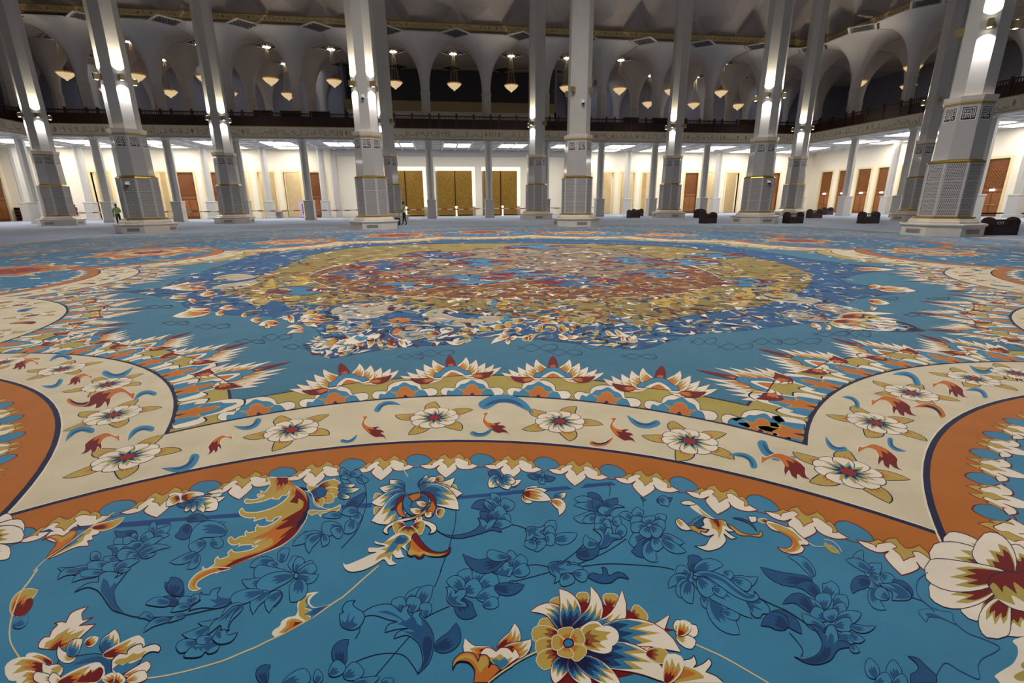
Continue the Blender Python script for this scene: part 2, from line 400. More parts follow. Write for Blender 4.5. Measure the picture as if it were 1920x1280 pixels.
balustrade('short dark wooden balustrade along the left balcony at the picture edge', 28, (XL-.12, 28, ZB1), PI/2)
CAB = MB().box(-.8, .8, -.3, .3, 0, 1.42).box(-.86, .86, -.34, .34, 1.42, 1.5).me('cabinet_body', WOODB)
CABD = MB().box(-.74, -.03, -.34, -.3, .1, 1.35).box(.03, .74, -.34, -.3, .1, 1.35).me('cabinet_door', WOODD)
for i, x in enumerate((-29.5, -20.6, -16.4, -13.8, -10.9, 22.2, 25.6, 28.0, 36.4)):
    t = thing('balcony_cabinet', 'dark wooden cabinet behind the back balustrade, %s from the left' % ORD[i], 'cabinet', (x, YF+.75, ZB1), 0, 'dark cabinets on the back balcony')
    link('cabinet_body', CAB, t); link('cabinet_door', CABD, t)

# ------------------------------------------------------------------ doors
def door_frame_me(h, zt):
    f = MB().box(-h-.22, -h, -.06, .3, 0, zt+.22).box(h, h+.22, -.06, .3, 0, zt+.22).box(-h, h, -.06, .3, zt, zt+.22)
    return f.me('door_frame', FRAME)
DF = door_frame_me(.95, 5.35)
leaf = MB().box(-.95, .95, .12, .2, 0, 5.35)
LEAF = leaf.me('door_leaf', WOODM)
la = MB()
for i in range(-9, 10):
    for s in (-1, 1):
        pts = []
        # diagonal bars clipped to the lattice field x in [-.72,.72], z in [2.75,5.05]
        for u in (0, 1):
            pass
        x0 = i*.26; za, zb = 2.75, 5.05
        xa, xb = x0-s*1.15, x0+s*1.15
        def cl(xa, za, xb, zb):
            t0, t1 = 0., 1.; dx = xb-xa
            for q, lim in ((1, .72), (-1, .72)):
                a = q*xa-lim; b_ = q*dx
                if b_ == 0: continue
                tt = -a/b_
                if b_ > 0: t1 = min(t1, tt)
                else: t0 = max(t0, tt)
            return (t0, t1)
        t0, t1 = cl(xa, za, xb, zb)
        if t1-t0 > .05:
            la.bar((xa+(xb-xa)*t0, .1, za+(zb-za)*t0), (xa+(xb-xa)*t1, .1, za+(zb-za)*t1), .035, 4)
LATW = la.me('door_lattice', WOODL)
bp = MB().box(-.8, .8, .09, .12, 2.35, 2.6).box(-.8, -.05, .09, .12, .3, 2.2).box(.05, .8, .09, .12, .3, 2.2)
BPW = bp.me('door_panel', WOODL)
HANM = MB().bar((-.6, .02, 1.1), (.6, .02, 1.1), .025).box(-.6, -.55, .02, .12, 1.08, 1.12).box(.55, .6, .02, .12, 1.08, 1.12).me('door_handle', GOLD)
dn = 0
def door(loc, rot, wood, sign, label):
    global dn; dn += 1
    t = thing('door_%d' % dn, label, None, loc, rot, None, 'structure')
    link('door_frame', DF, t)
    if wood:
        lf = link('door_leaf', LEAF, t); q = link('door_lattice', LATW, lf); q['kind'] = 'stuff'
        link('door_panel', BPW, lf); link('door_handle', HANM, lf)
    if sign:
        s_ = thing('exit_light', sign, 'exit light', Vector(loc)+Matrix.Rotation(rot, 3, 'Z') @ Vector((0, -.02, 2.48)), rot, 'exit lights on the wooden doors')
        link('light_box', MB().box(-.2, .2, -.05, .05, -.09, .09).me('light_box', mat('exit_light_glow', rgb(250, 252, 255), .4, emit=3.5)), s_)
for x, h, zt, k in DOORS: door((x, YB, 0), 0, k == 'w', None, 'carved brown wooden door in pale gold frame in the back wall' if k == 'w' else 'open doorway with pale gold frame in the back wall')
for i, y in enumerate(RDY): door((XWR, y, 0), -PI/2, True, 'small white exit light, %s wooden door of the right wall from corner' % ORD[i], 'carved brown wooden door in the right wall')
door((XWL, 64.0, 0), PI/2, True, None, 'carved brown wooden door in the left wall')
# three gold double doors
for i, (x, h, zt) in enumerate(GDO):
    nm = ('left', 'middle', 'right')[i]
    t = thing('golden_door', '%s of three tall chased gold double doors in the back wall' % nm, 'door', (x, YB, 0), 0, 'gold double doors', 'thing')
    for s in (-1, 1):
        lf = link('door_leaf', MB().box(.04, h, .1, .22, .28, zt).me('door_leaf', GDOOR), t); lf.scale.x = s
        rl = MB()
        for a in range(5):
            for b in range(2):
                z0 = .5+a*1.0; x0 = .15+b*1.0
                rl.box(x0, x0+.88, .06, .1, z0, z0+.86)
        q = link('relief_panel', rl.me('relief_panel', GDOOR), lf)
    link('door_joint', MB().box(-.06, .06, .02, .14, .1, zt).me('door_joint', DGOLD), t)
    link('door_sill', MB().box(-h, h, .05, .2, .02, .16).me('door_sill', DGOLD), t)
    link('door_kickplate', MB().box(-h, h, .07, .2, .16, .28).me('door_kickplate', GOLD), t)
    link('cove_light', MB().box(-h-.25, h+.4, .3, .4, zt, zt+.45).box(h+.05, h+.4, .3, .4, 1.2, zt).me('cove_light', COVE), t)
    link('niche_back', MB().box(-h-.25, h+.4, .4, .5, 0, zt+.45).me('niche_back', BEIGE), t)
    b = thing('bollard', 'short white post standing before the %s gold door' % nm, 'post', (x, YB-1.6, 0), 0, 'white posts before the gold doors')
    link('post_body', MB().prism([(0, .16), (.05, .16), (.08, .1), (1.0, .1), (1.1, .17), (1.2, .17), (1.26, .08)], n=12).me('post_body', mat('white_post_glow', rgb(250, 246, 236), .4, emit=.6)), b)  # post brightness put in as a glow of its material; not a lamp
# ------------------------------------------------------------------ the great octagonal columns
GXc = lambda i: 10.172+14.2218*i
GYc = lambda j: 20.685+14.3767*j
OCT = lambda rings: MB().prism(rings, 8)
CM = {}
CM['plinth'] = OCT([(0, 1.52), (.44, 1.52), (.46, 1.56), (.5, 1.6), (.55, 1.6), (.58, 1.55), (.58, 1.2)]).me('plinth', PLINTH)
CM['plinth_step'] = OCT([(.58, 1.3), (.66, 1.3), (.7, 1.24), (.78, 1.2), (.8, 1.12)]).me('plinth_step', PLINTH)
CM['gold_ring'] = OCT([(.8, 1.1), (.83, 1.13), (.88, 1.13), (.9, 1.04)]).me('gold_ring', GOLD)
CM['grille_core'] = OCT([(.9, .9), (3.28, .9)]).me('grille_core', DARK)
fr = MB()
for i in range(8):
    a = PI/8+PI/4*i; r = .995/math.cos(PI/8); cx, cy = r*math.cos(a), r*math.sin(a)
    ux, uy = -math.sin(a), math.cos(a)
    n1 = (math.cos(a), math.sin(a))
    p = []
    for z in (.9, 3.27):
        p += [(cx-ux*.075-n1[0]*.03, cy-uy*.075-n1[1]*.03, z), (cx+n1[0]*.012, cy+n1[1]*.012, z), (cx+ux*.075-n1[0]*.03, cy+uy*.075-n1[1]*.03, z), (cx-n1[0]*.12, cy-n1[1]*.12, z)]
    fr.add(p, [(0, 1, 5, 4), (1, 2, 6, 5), (2, 3, 7, 6), (3, 0, 4, 7)])
for z in (.9, 1.672, 2.452, 3.215): fr.prism([(z, .985), (z+.055, .985)], 8)
CM['grille_frame'] = fr.me('grille_frame', LATT)
def lattice_me():
    W, Hh, p = .69, .72, .0767; mb = MB(); s = p*.5774
    rows = int(Hh/(s*1.5))+1
    for j in range(rows):
        z = (j+.5)*Hh/rows
        for i in range(9):
            x = -W/2+(i+.5+(.25 if j % 2 else -.25))*W/9; v = []
            for rr in (s*1.02, s*.56):
                for q in range(6):
                    a = PI/6+PI/3*q; v.append((max(-W/2, min(W/2, x+rr*math.cos(a))), 0, max(0, min(Hh, z+rr*math.sin(a)))))
            mb.add(v, [(q, (q+1) % 6, 6+(q+1) % 6, 6+q) for q in range(6)])
    return mb.me('grille_panel', LATT)
CM['grille_panel'] = lattice_me()
CM['gold_collar'] = OCT([(3.27, 1.0), (3.29, 1.03), (3.33, 1.02), (3.4, .9), (3.42, .9)]).me('gold_collar', GOLD)
CM['marble_drum'] = OCT([(3.4, .885), (5.74, .845)]).me('marble_drum', MARBLE)
CM['gold_fillet'] = OCT([(5.74, .86), (5.82, .87)]).me('gold_fillet', GOLDP)
CM['cornice'] = OCT([(5.82, .86), (5.9, .9), (6.05, .93), (6.09, .93), (6.1, .75)]).me('cornice', PLINTH)
CM['shaft'] = OCT([(6.1, .735), (8.62, .735), (8.625, .73), (8.64, .73), (8.645, .735), (24.0, .7)]).me('shaft', SHAFT)
KUF = ["####.#.##.######|#..#.#.#..#....#|#..#.#.#.##.##.#|#.##.#.#.#..#..#|#..#.#.#.#.###.#|####.###.#.#.#.#|.........#.###.#|##########...#.#|#..........###.#|#######.########|..............##|#.###.#.####.###|##.####.#..##.##|################",
       "################|#..............#|#.##########.#.#|#.#.#..#..##.#.#|#.#.##.#.#.#.#.#|#.#....#.#.#.#.#|#.########.#.#.#|..........##.#.#|####.#.##....#.#|#..#.#.#.#.##..#|#.##.#.#.#.#.###|#.#..#.#.#.##..#|##.#######..####|################"]
def kufic(bm):
    rows = bm.split('|'); mb = MB(); W, Hh = .48, .52; dx, dz = W/16, Hh/len(rows)
    for j, r in enumerate(rows):
        i = 0
        while i < 16:
            if r[i] == '#':
                k = i
                while k < 16 and r[k] == '#': k += 1
                x0, x1 = -W/2+i*dx, -W/2+k*dx; z1 = Hh-j*dz; z0 = z1-dz*.98
                mb.add([(x0, 0, z0), (x1, 0, z0), (x1, 0, z1), (x0, 0, z1)], [(0, 1, 2, 3)]); i = k
            else: i += 1
    return mb.me('kufic_lettering', BLACK)
KM = [kufic(k) for k in KUF]
KP = MB().box(-.28, .28, -.008, 0, -.03, .55).me('calligraphy_panel', mat('pale_marble_panel', rgb(218, 214, 210), .2, coat=.3))
VENT = MB().box(-.36, .36, -.01, 0, 0, .2)
for i in range(5): VENT.box(-.34, .34, -.02, -.01, .02+.036*i, .04+.036*i)
VENT = VENT.me('vent', GREYM)
LAMPB = MB().box(-.1, .1, -.34, 0, -.16, .16).box(-.06, .06, -.02, .03, -.06, .06).me('spotlight', LAMPG)
LAMPU = MB().prism([(.165, .075), (.17, .075)], 12, cy=-.2).me('lens', LENS)
LAMPD = MB().prism([(-.17, .075), (-.165, .075)], 12, cy=-.2).me('lens', LENS)
def spot(loc, tgt, power, col, size, blend, rad=.05):
    l = bpy.data.lights.new('spot', 'SPOT'); l.energy = power; l.color = col; l.spot_size = math.radians(size); l.spot_blend = blend; l.shadow_soft_size = rad
    o = bpy.data.objects.new('spot', l); o.location = loc; o.rotation_euler = (Vector(tgt)-Vector(loc)).to_track_quat('-Z', 'Y').to_euler(); C.objects.link(o)
COLS = [(-3, 2, 'leftmost great octagonal column, tall and slim in the back row at the left edge', (-1, 1, 3)),
        (-2, 1, 'large octagonal column with a dome camera, left of the middle in the front row', (-1, 1, 3)),
        (-2, 2, 'great octagonal column of the back row standing before wooden doors, second from the left', (-1, 1, 3)),
        (-1, 1, 'large octagonal column beside the man in the vest, both its front lamps lit', (-1, 1)),
        (-1, 2, 'great octagonal column of the back row, half hidden behind the one beside the man', (-1, -3)),
        (0, 2, 'great octagonal column of the back row just right of the three gold doors', (-1, -3)),
        (0, 1, 'large octagonal column with unlit lamps, right of the picture middle', ()),
        (1, 2, 'great octagonal column of the back row with a book crate beside its plinth', (-1, -3)),
        (1, 1, 'large octagonal column with a dome camera, right of the middle in the front row', (-1, 1, -3)),
        (2, 2, 'great octagonal column of the back row nearest the far right corner', (-1, 1, -3)),
        (2, 1, 'large octagonal column half hidden behind the nearest one at the right', (-3,)),
        (1, 0, 'nearest and biggest octagonal column, at the right edge, its lattice clearly seen', (-1, 1))]
def column(i, j, label, lit):
    x, y = GXc(i), GYc(j)
    t = thing('octagonal_column', label, 'column', (x, y, 0), 0, 'great octagonal columns', 'thing')
    for nm in ('plinth', 'plinth_step', 'gold_ring', 'grille_core', 'grille_frame', 'gold_collar', 'marble_drum', 'gold_fillet', 'cornice', 'shaft'):
        link(nm, CM[nm], t)
    for k in range(8):
        a = PI/4*k                                   # local -Y is the outward normal of a face turned by a
        R = Matrix.Rotation(a, 3, 'Z'); n = R @ Vector((0, -1, 0))
        for z in (.953, 1.727, 2.507): link('grille_panel', CM['grille_panel'], t, n*.982+Vector((0, 0, z)), a)
        p = link('calligraphy_panel', KP, t, n*.85+Vector((0, 0, 5.1)), a); p.rotation_euler.x = -.017
        link('kufic_lettering', KM[k % 2], p, (0, -.0095, 0))
        if k % 2 == 0: link('vent', VENT, t, n*1.52+Vector((0, 0, .13)), a)
        else:
            q = {1: 1, 3: 3, 5: -3, 7: -1}[k]         # +45, +135, -135, -45 degrees
            s = link('spotlight', LAMPB, t, n*.735+Vector((0, 0, 8.85)), a)
            if q in lit:
                link('lens', LAMPU, s); link('lens', LAMPD, s)
                P = Vector((x, y, 0))+n*(.735+.26)
                side = .35 if abs(q) == 3 else 1.
                spot(P+Vector((0, 0, 9.05)), P+n*-.08+Vector((0, 0, 10.05)), 900*side, (1, .88, .66), 100, .7)
                spot(P+Vector((0, 0, 8.65)), P+n*-.08+Vector((0, 0, 7.65)), 480*side, (1, .95, .95), 100, .7)
for c in COLS: column(*c)

# ------------------------------------------------------------------ chandeliers
bw = []; N = 20; v = []; f = []
prof = [(0, -.62), (.1, -.6), (.2, -.48), (.42, -.38), (.7, -.2), (.92, 0), (.98, .06)]
for r, z in prof:
    for i in range(N): v.append((r*math.cos(2*PI*i/N)*(1 if r > 0 else 0), r*math.sin(2*PI*i/N), z))
for j in range(len(prof)-1):
    for i in range(N): a, b = j*N+i, j*N+(i+1) % N; f.append((a, b, b+N, a+N))
BOWL = mesh('crystal_bowl', v, f, CHAND)
RIM = MB().prism([(.05, .97), (.07, 1.03), (.15, 1.0), (.17, .95)], 20).me('gold_rim', CHRIM)
CAN = MB().prism([(-.1, .42), (0, .5)], 16).me('canopy', LAMPG)
lz = MB()
for i in range(6): lz.prism([(-.14, .13), (-.11, .13)], 12, cx=.36*math.cos(i*PI/3), cy=.36*math.sin(i*PI/3))
CLENS = lz.me('lens', LENS)
CABM = mat('gilt_cable', rgb(240, 215, 160), .4, metal=.2)
def chandelier(x, y, z, zc, lab, group, lit=True):
    t = thing('chandelier', lab, 'chandelier', (x, y, z), 0, group); t.scale = (.8, .8, 1)
    link('crystal_bowl', BOWL, t); link('gold_rim', RIM, t)
    cb = MB()
    for i in range(8):
        a = 2*PI*i/8; cb.bar((.1*math.cos(a), .1*math.sin(a), zc-z-.1), (.62*math.cos(a), .62*math.sin(a), .12), .012, 4)
    link('cable', cb.me('cable', CABM), t)
    c = link('canopy', CAN, t, (0, 0, zc-z))
    if lit:
        link('lens', CLENS, c)
        spot((x, y, zc-.16), (x, y, z), 30, (1, .85, .6), 16, 1., .05)
i = 0
for k in range(-6, 7):
    x = UX(k); chandelier(x, UY0, 14.42, 17.62, 'lit bowl chandelier, back gallery, front row, %s from the left' % ORD[i], 'front chandeliers of the back gallery'); i += 1
i = 0
for k in (-6, -5, -4, -3, 4, 5, 6):
    chandelier(UX(k), UY0+6.5, 14.2, 17.62, 'lit bowl chandelier, back gallery, rear row, %s from the left' % ORD[i], 'rear chandeliers of the back gallery'); i += 1
for m in range(1, 5):
    chandelier(UX(7), UY0-6.5*m, 14.42, 17.62, 'lit bowl chandelier, right gallery, inner row, %s from far corner' % ORD[m-1], 'chandeliers of the right gallery')
    chandelier(UX(8), UY0-6.5*m, 14.2, 17.62, 'lit bowl chandelier, right gallery, outer row, %s from far corner' % ORD[m-1], 'chandeliers of the right gallery')

# ------------------------------------------------------------------ book crates
def arch_panel(w_, h, t_):
    mb = MB(); pts = [(-w_/2, 0), (w_/2, 0)]; r = w_*.5
    pts += [(r*math.cos(a), h-r*.62+r*.62*math.sin(a)) for a in [PI*q/10 for q in range(11)]]
    n = len(pts); v = [(-t_/2, p[0], p[1]) for p in pts]+[(t_/2, p[0], p[1]) for p in pts]
    return mb.add(v, [tuple(range(n))[::-1], tuple(range(n, 2*n))]+[(i, (i+1) % n, n+(i+1) % n, n+i) for i in range(n)])
ENDP = arch_panel(.74, .84, .05).me('end_panel', WOODB)
SIDE = MB().box(-.56, .56, -.02, .02, .03, .42).box(-.56, .56, -.025, .025, .42, .46).box(-.56, .56, -.025, .025, .66, .71).me('side_board', WOODB)
SPIN = MB().prism([(.46, .02), (.52, .03), (.56, .018), (.62, .03), (.66, .02)], 8, apothem=False).me('spindle', WOODB)
BOTT = MB().box(-.56, .56, -.33, .33, .05, .08).me('bottom_board', WOODB)
def crate(x, y, rot, lab, s=1.):
    t = thing('book_crate', lab, 'crate', (x, y, .004), rot, 'dark wooden book crates'); t.scale = (s, s, s)
    for e in (-1, 1): link('end_panel', ENDP, t, (e*.58, 0, 0))
    for e in (-1, 1): link('side_board', SIDE, t, (0, e*.34, 0))
    for e in (-1, 1):
        for q in range(7): link('spindle', SPIN, t, (-.45+.15*q, e*.34, 0))
    link('bottom_board', BOTT, t)
for x, y, r, lab in ((23.3, 55.0, .35, 'small dark book crate far away, right of the gold doors before an open doorway'),
                     (20.7, 49.9, .3, 'dark book crate with pale gaps, left of the slim column with the crate'),
                     (28.6, 50.7, .9, 'dark book crate partly hidden by the plinth of a back column'),
                     (26.8, 47.4, .6, 'dark book crate behind the larger one, before the wooden door'),
                     (20.9, 35.7, .42, 'dark book crate in front of two others, left of the dome camera column'),
                     (26.7, 33.8, .05, 'dark book crate right beside the plinth of the dome camera column'),
                     (36.0, 42.8, .1, 'dark book crate alone before the pair of wooden doors in the corner'),
                     (45.0, 51.6, .3, 'low dark book crate against the wooden doors of the far right corner'),
                     (31.4, 32.0, .05, 'dark book crate left of the column hidden by the nearest one'),
                     (37.6, 32.9, .2, 'dark book crate mostly hidden behind a plinth at the right'),
                     (26.9, 20.0, -.15, 'nearest and biggest dark book crate, at the right edge of the picture')):
    crate(x, y, r, lab)

# ------------------------------------------------------------------ bookshelves at the left end of the back wall
def shelf(x0, x1, lab):
    t = thing('low_bookshelf', lab, 'bookshelf', ((x0+x1)/2, YB-.22, 0), 0, 'low bookshelves on the back wall'); h = (x1-x0)/2
    link('shelf_carcass', MB().box(-h, h, .14, .2, 0, 1.5).box(-h, -h+.06, -.2, .14, 0, 1.5).box(h-.06, h, -.2, .14, 0, 1.5).box(-h, h, -.2, .14, 1.44, 1.5).me('shelf_carcass', WOODD), t)
    for q in range(4): link('shelf_board', MB().box(-h+.06, h-.06, -.2, .14, 0, .05).me('shelf_board', WOODL), t, (0, 0, .04+.35*q))
shelf(-47.4, -46.2, 'low dark bookshelf nearest the left corner of the back wall')
shelf(-45.4, -44.3, 'low dark bookshelf between two white piers of the back wall')
shelf(-43.4, -41.2, 'wide low bookshelf behind the man in the orange jacket')

# ------------------------------------------------------------------ small fixtures
def security_camera(x, y, z, n, lab):
    n = Vector((n[0], n[1], 0)).normalized(); a = math.atan2(n.x, -n.y)
    t = thing('security_camera', lab, 'camera', (x, y, z), a, 'white dome cameras'); t.scale = (.8, .8, .8)
    link('camera_bracket', MB().box(-.09, .09, -.28, 0, .16, .24).box(-.11, .11, -.03, 0, .0, .3).me('camera_bracket', WHITEP), t)
    link('camera_housing', MB().prism([(0, .13), (.1, .14), (.18, .1), (.2, .03)], 14, cy=-.22).me('camera_housing', WHITEP), t)
    link('camera_dome', MB().prism([(-.12, .02), (-.09, .08), (-.04, .12), (0, .125)], 14, cy=-.22).me('camera_dome', mat('black_dome', rgb(20, 20, 24), .1)), t)
nA = (-.7071, -.7071); nB = (0, -1)
def on_face(i, j, n, r, z, lab): security_camera(GXc(i)+n[0]*r, GYc(j)+n[1]*r, z, n, lab)
on_face(-2, 1, nB, 1.0, 2.85, 'white dome camera on the lattice of the column left of the middle')
on_face(1, 1, nB, 1.0, 2.9, 'white dome camera on the lattice of the column right of the middle')
on_face(0, 1, nB, .735, 8.0, 'small dome camera high on the column with unlit lamps')
on_face(-1, 1, nB, .735, 8.0, 'small dome camera high on the column beside the man')
# rope-height barrier tape in front of the doors
TAPEW = mat('white_tape', rgb(240, 236, 230), .5)
def tape(p0, p1, z, lab, step=.55, sag=.06):
    p0, p1 = Vector(p0), Vector(p1); L = (p1-p0).length; n = max(4, int(L/step)); t = thing('barrier_tape', lab, 'tape', (p0+p1)/2+Vector((0, 0, z)), 0, 'red and white barrier tape')
    d = (p1-p0)/n; R, W = MB(), MB()
    for i in range(n):
        a = p0+d*i-(p0+p1)/2; b = a+d; za = -sag*math.sin(PI*i/n); zb = -sag*math.sin(PI*(i+1)/n)
        (R if i % 2 else W).add([(a.x, a.y, za-.05), (b.x, b.y, zb-.05), (b.x, b.y, zb+.05), (a.x, a.y, za+.05), (a.x, a.y+.004, za-.05), (b.x, b.y+.004, zb-.05), (b.x, b.y+.004, zb+.05), (a.x, a.y+.004, za+.05)], [(0, 1, 2, 3), (7, 6, 5, 4)])
    link('red_stripe', R.me('red_stripe', REDP), t); link('white_stripe', W.me('white_stripe', TAPEW), t)
gx = [x for x in GCX if XL-3 < x < 19.5]
for i in range(len(gx)-1):
    tape((gx[i]+.5, YCOL+.1, 0), (gx[i+1]-.5, YCOL+.1, 0), 1.02, 'red and white tape strung between slim columns, %s span from the left' % ORD[i])
for k in range(5):
    tape((52.0, 50.4-6.6*k, 0), (52.0, 45.0-6.6*k, 0), .38, 'low red and white tape before the right wall doors, %s span from the far corner' % ORD[k])
# purple banner, box in an open doorway
t = thing('roll_up_banner', 'tall lilac roll-up banner standing in an open doorway left of the middle', 'banner', (-16.3, YB+.9, 0), .5)
link('banner_sheet', MB().box(-.45, .45, 0, .02, .06, 2.0).me('banner_sheet', mat('lilac_print_glow', rgb(196, 180, 226), .5, emit=.15)), t)  # weak glow added to the printed sheet, which gives no light itself
link('banner_stripe', MB().box(-.14, .2, -.006, 0, .4, 1.7).me('banner_stripe', mat('violet_print', rgb(110, 84, 150), .5)), t)
link('banner_base', MB().box(-.48, .48, -.1, .12, 0, .07).me('banner_base', GREYM), t)
t = thing('cardboard_box', 'grey box on the floor of an open doorway beside the lilac banner', 'box', (-19.0, YB-.8, 0), .1)
link('box_body', MB().box(-.6, .6, -.4, .4, 0, .75).me('box_body', mat('grey_card', rgb(150, 144, 142), .7)), t)
link('box_flap', MB().box(-.6, .6, -.62, -.4, .7, .74).box(-.6, .6, .4, .6, .74, .78).me('box_flap', mat('grey_card', rgb(150, 144, 142), .7)), t)

# ------------------------------------------------------------------ people
SKIN = mat('brown_skin', rgb(120, 84, 66), .5); HAIR = mat('black_hair', rgb(20, 17, 16), .6)
TROU = mat('black_trousers', rgb(26, 24, 30), .7); SHIRT = mat('grey_shirt', rgb(120, 118, 120), .7); SHOE = mat('black_shoe', rgb(16, 15, 16), .4)
EYEW = mat('eye_white', rgb(230, 226, 220), .3)
def person(loc, rot, vest, lab, arms, stride=.12):
    t = thing('person', lab, 'person', loc, rot)
    V = []; E = []; Rr = []
    def add(p, r, par=None):
        V.append(p); Rr.append(r); k = len(V)-1
        if par is not None: E.append((par, k))
        return k
    pel = add((0, 0, .95), (.15, .115)); wst = add((0, 0, 1.1), (.14, .1), pel); ch = add((0, -.01, 1.32), (.175, .115), wst)
    shc = add((0, 0, 1.44), (.13, .09), ch); nk = add((0, -.015, 1.53), (.058, .058), shc); hd0 = add((0, -.03, 1.6), (.07, .08), nk); hd1 = add((0, -.03, 1.68), (.078, .095), hd0); add((0, -.02, 1.75), (.06, .07), hd1)
    for s in (-1, 1):
        dy = stride*s
        hp = add((.09*s, 0, .88), (.1, .1), pel); kn = add((.1*s, -.02+dy*.4, .49), (.062, .065), hp); an = add((.1*s, dy, .09), (.045, .05), kn); add((.105*s, dy-.15, .04), (.042, .035), an)
        shd = add((.19*s, 0, 1.42), (.065, .06), shc); el, wr = arms[0 if s < 0 else 1]
        e_ = add((el[0]*s, el[1], el[2]), (.046, .046), shd); w_ = add((wr[0]*s, wr[1], wr[2]), (.034, .03), e_)
        dd = (Vector(wr)-Vector(el)).normalized(); dd.x *= s
        pm = add(tuple(Vector((wr[0]*s, wr[1], wr[2]))+dd*.07), (.04, .022), w_)
        for q in range(4):
            b = Vector(V[pm])+Vector((.022*(q-1.5), 0, 0)); f1 = add(tuple(b+dd*.05), (.0095, .0095), pm); add(tuple(b+dd*(.085-.006*abs(q-1.3))+Vector((0, 0, -.025))), (.008, .008), f1)
        th = add(tuple(Vector(V[w_])+dd*.03+Vector((-.035*s, 0, -.01))), (.011, .011), w_); add(tuple(Vector(V[w_])+dd*.075+Vector((-.05*s, 0, -.02))), (.009, .009), th)
    me = bpy.data.meshes.new('skeleton'); me.from_pydata(V, E, []); o = bpy.data.objects.new('skeleton', me); C.objects.link(o)
    m = o.modifiers.new('skin', 'SKIN'); sv = me.skin_vertices[0].data
    for i, r in enumerate(Rr): sv[i].radius = r
    sv[pel].use_root = True
    m2 = o.modifiers.new('sub', 'SUBSURF'); m2.levels = 2; m2.render_levels = 2
    bpy.context.view_layer.update(); ev = o.evaluated_get(bpy.context.evaluated_depsgraph_get())
    bm_ = bpy.data.meshes.new_from_object(ev); bpy.data.objects.remove(o)
    bm_.name = 'body'; bm_.materials.clear()
    for q in (SKIN, SHIRT, TROU, SHOE): bm_.materials.append(q)
    torso = []
    for p in bm_.polygons:
        c = p.center; p.use_smooth = True
        far = abs(c.x) > .24 or c.y < -.26
        hand = any((c-Vector(((wr[0])*s, wr[1], wr[2]))).length < .03 or (c-Vector(((wr[0])*s, wr[1], wr[2]))).dot((Vector((wr[0]*s, wr[1], wr[2]))-Vector((el[0]*s, el[1], el[2]))).normalized()) > .0 and (c-Vector((wr[0]*s, wr[1], wr[2]))).length < .22 for s, (el, wr) in ((-1, arms[0]), (1, arms[1])))
        p.material_index = 0 if (c.z > 1.5 or hand) else 3 if c.z < .1 else 2 if c.z < .98 and abs(c.x) < .22 and c.y > -.2 else 1
        if .98 < c.z < 1.47 and abs(c.x) < .215 and abs(c.y) < .17: torso.append(p.index)
    link('body', bm_, t)
    vs = {}; vv = []; ff = []
    for i in torso:
        q = []
        for k in bm_.polygons[i].vertices:
            if k not in vs: vs[k] = len(vv); vv.append(tuple(bm_.vertices[k].co+bm_.vertices[k].normal*.016))
            q.append(vs[k])
        ff.append(tuple(q))
    vm = mesh('vest', vv, ff, [vest, mat('reflective_strip', rgb(214, 218, 214), .4)], [1 if 1.12 < (sum(vv[k][2] for k in q)/len(q)) < 1.17 else 0 for q in ff], True); link('vest', vm, t)
    hv = []; hf = []; n = 14
    for j in range(7):
        b = PI/2*j/6
        for i in range(n):
            a = 2*PI*i/n; fr_ = max(0, -math.sin(a)); hv.append((.088*math.cos(a)*math.sin(b+.02), -.018+.108*math.sin(a)*math.sin(b+.02), 1.68+.115*math.cos(b)-.05*(1-fr_)*(j/6)+.035*fr_*(j/6)))
    for j in range(6):
        for i in range(n): hf.append((j*n+i, (j+1)*n+i, (j+1)*n+(i+1) % n, j*n+(i+1) % n))
    link('hair', mesh('hair', hv, hf, HAIR, None, True), t)
    fc = MB().bar((0, -.118, 1.675), (0, -.14, 1.64), .008, 6, 0, .016).box(-.025, .025, -.122, -.112, 1.604, 1.614, 1)
    for s in (-1, 1): fc.prism([(1.664, .004), (1.668, .012), (1.676, .012), (1.68, .004)], 8, cx=.031*s, cy=-.112, m=2).bar((.082*s, -.02, 1.63), (.085*s, -.02, 1.69), .016, 6, 0)
    link('face', fc.me('face', [SKIN, mat('lips', rgb(96, 56, 48), .5), EYEW]), t)
    return t
push = (((.25, -.14, 1.18), (.16, -.36, 1.02)), ((.25, -.14, 1.18), (.16, -.36, 1.02)))
idle = (((.26, .02, 1.16), (.25, -.06, .9)), ((.25, -.1, 1.16), (.15, -.3, 1.2)))
HV = mat('yellow_green_vest', rgb(190, 220, 120), .6); OR = mat('orange_jacket', rgb(220, 84, 40), .6); HV2 = mat('lime_vest', rgb(196, 216, 130), .6)
person((-2.35, 40.2, .004), -PI/2+.3, HV, 'man in a yellow-green vest and black trousers pushing a floor machine', push)
person((-33.4, 52.9, .004), -.3, OR, 'person in an orange jacket standing behind the leftmost column', idle, .05)
person((-26.0, 46.0, .004), .5, HV2, 'person in a lime vest standing behind the plinth of a left column', idle, .06)
t = thing('floor_machine', 'dark grey wheeled floor cleaning machine pushed by the man', 'machine', (-3.0, 40.1, .004), 0)
link('machine_body', MB().add([(-.55, -.28, .03), (.32, -.28, .1), (.32, -.28, .55), (.0, -.28, .62), (-.5, -.28, .16), (-.55, .28, .03), (.32, .28, .1), (.32, .28, .55), (.0, .28, .62), (-.5, .28, .16)], [(0, 1, 2, 3, 4), (9, 8, 7, 6, 5), (0, 5, 6, 1), (1, 6, 7, 2), (2, 7, 8, 3), (3, 8, 9, 4), (4, 9, 5, 0)]).me('machine_body', mat('charcoal_plastic', rgb(46, 46, 52), .4)), t)
for s in (-1, 1):
    wl = MB().prism([(-.03, .13), (.03, .13)], 16); o = link('wheel', wl.me('wheel', SHOE), t, (.2, .3*s, .13)); o.rotation_euler.x = PI/2
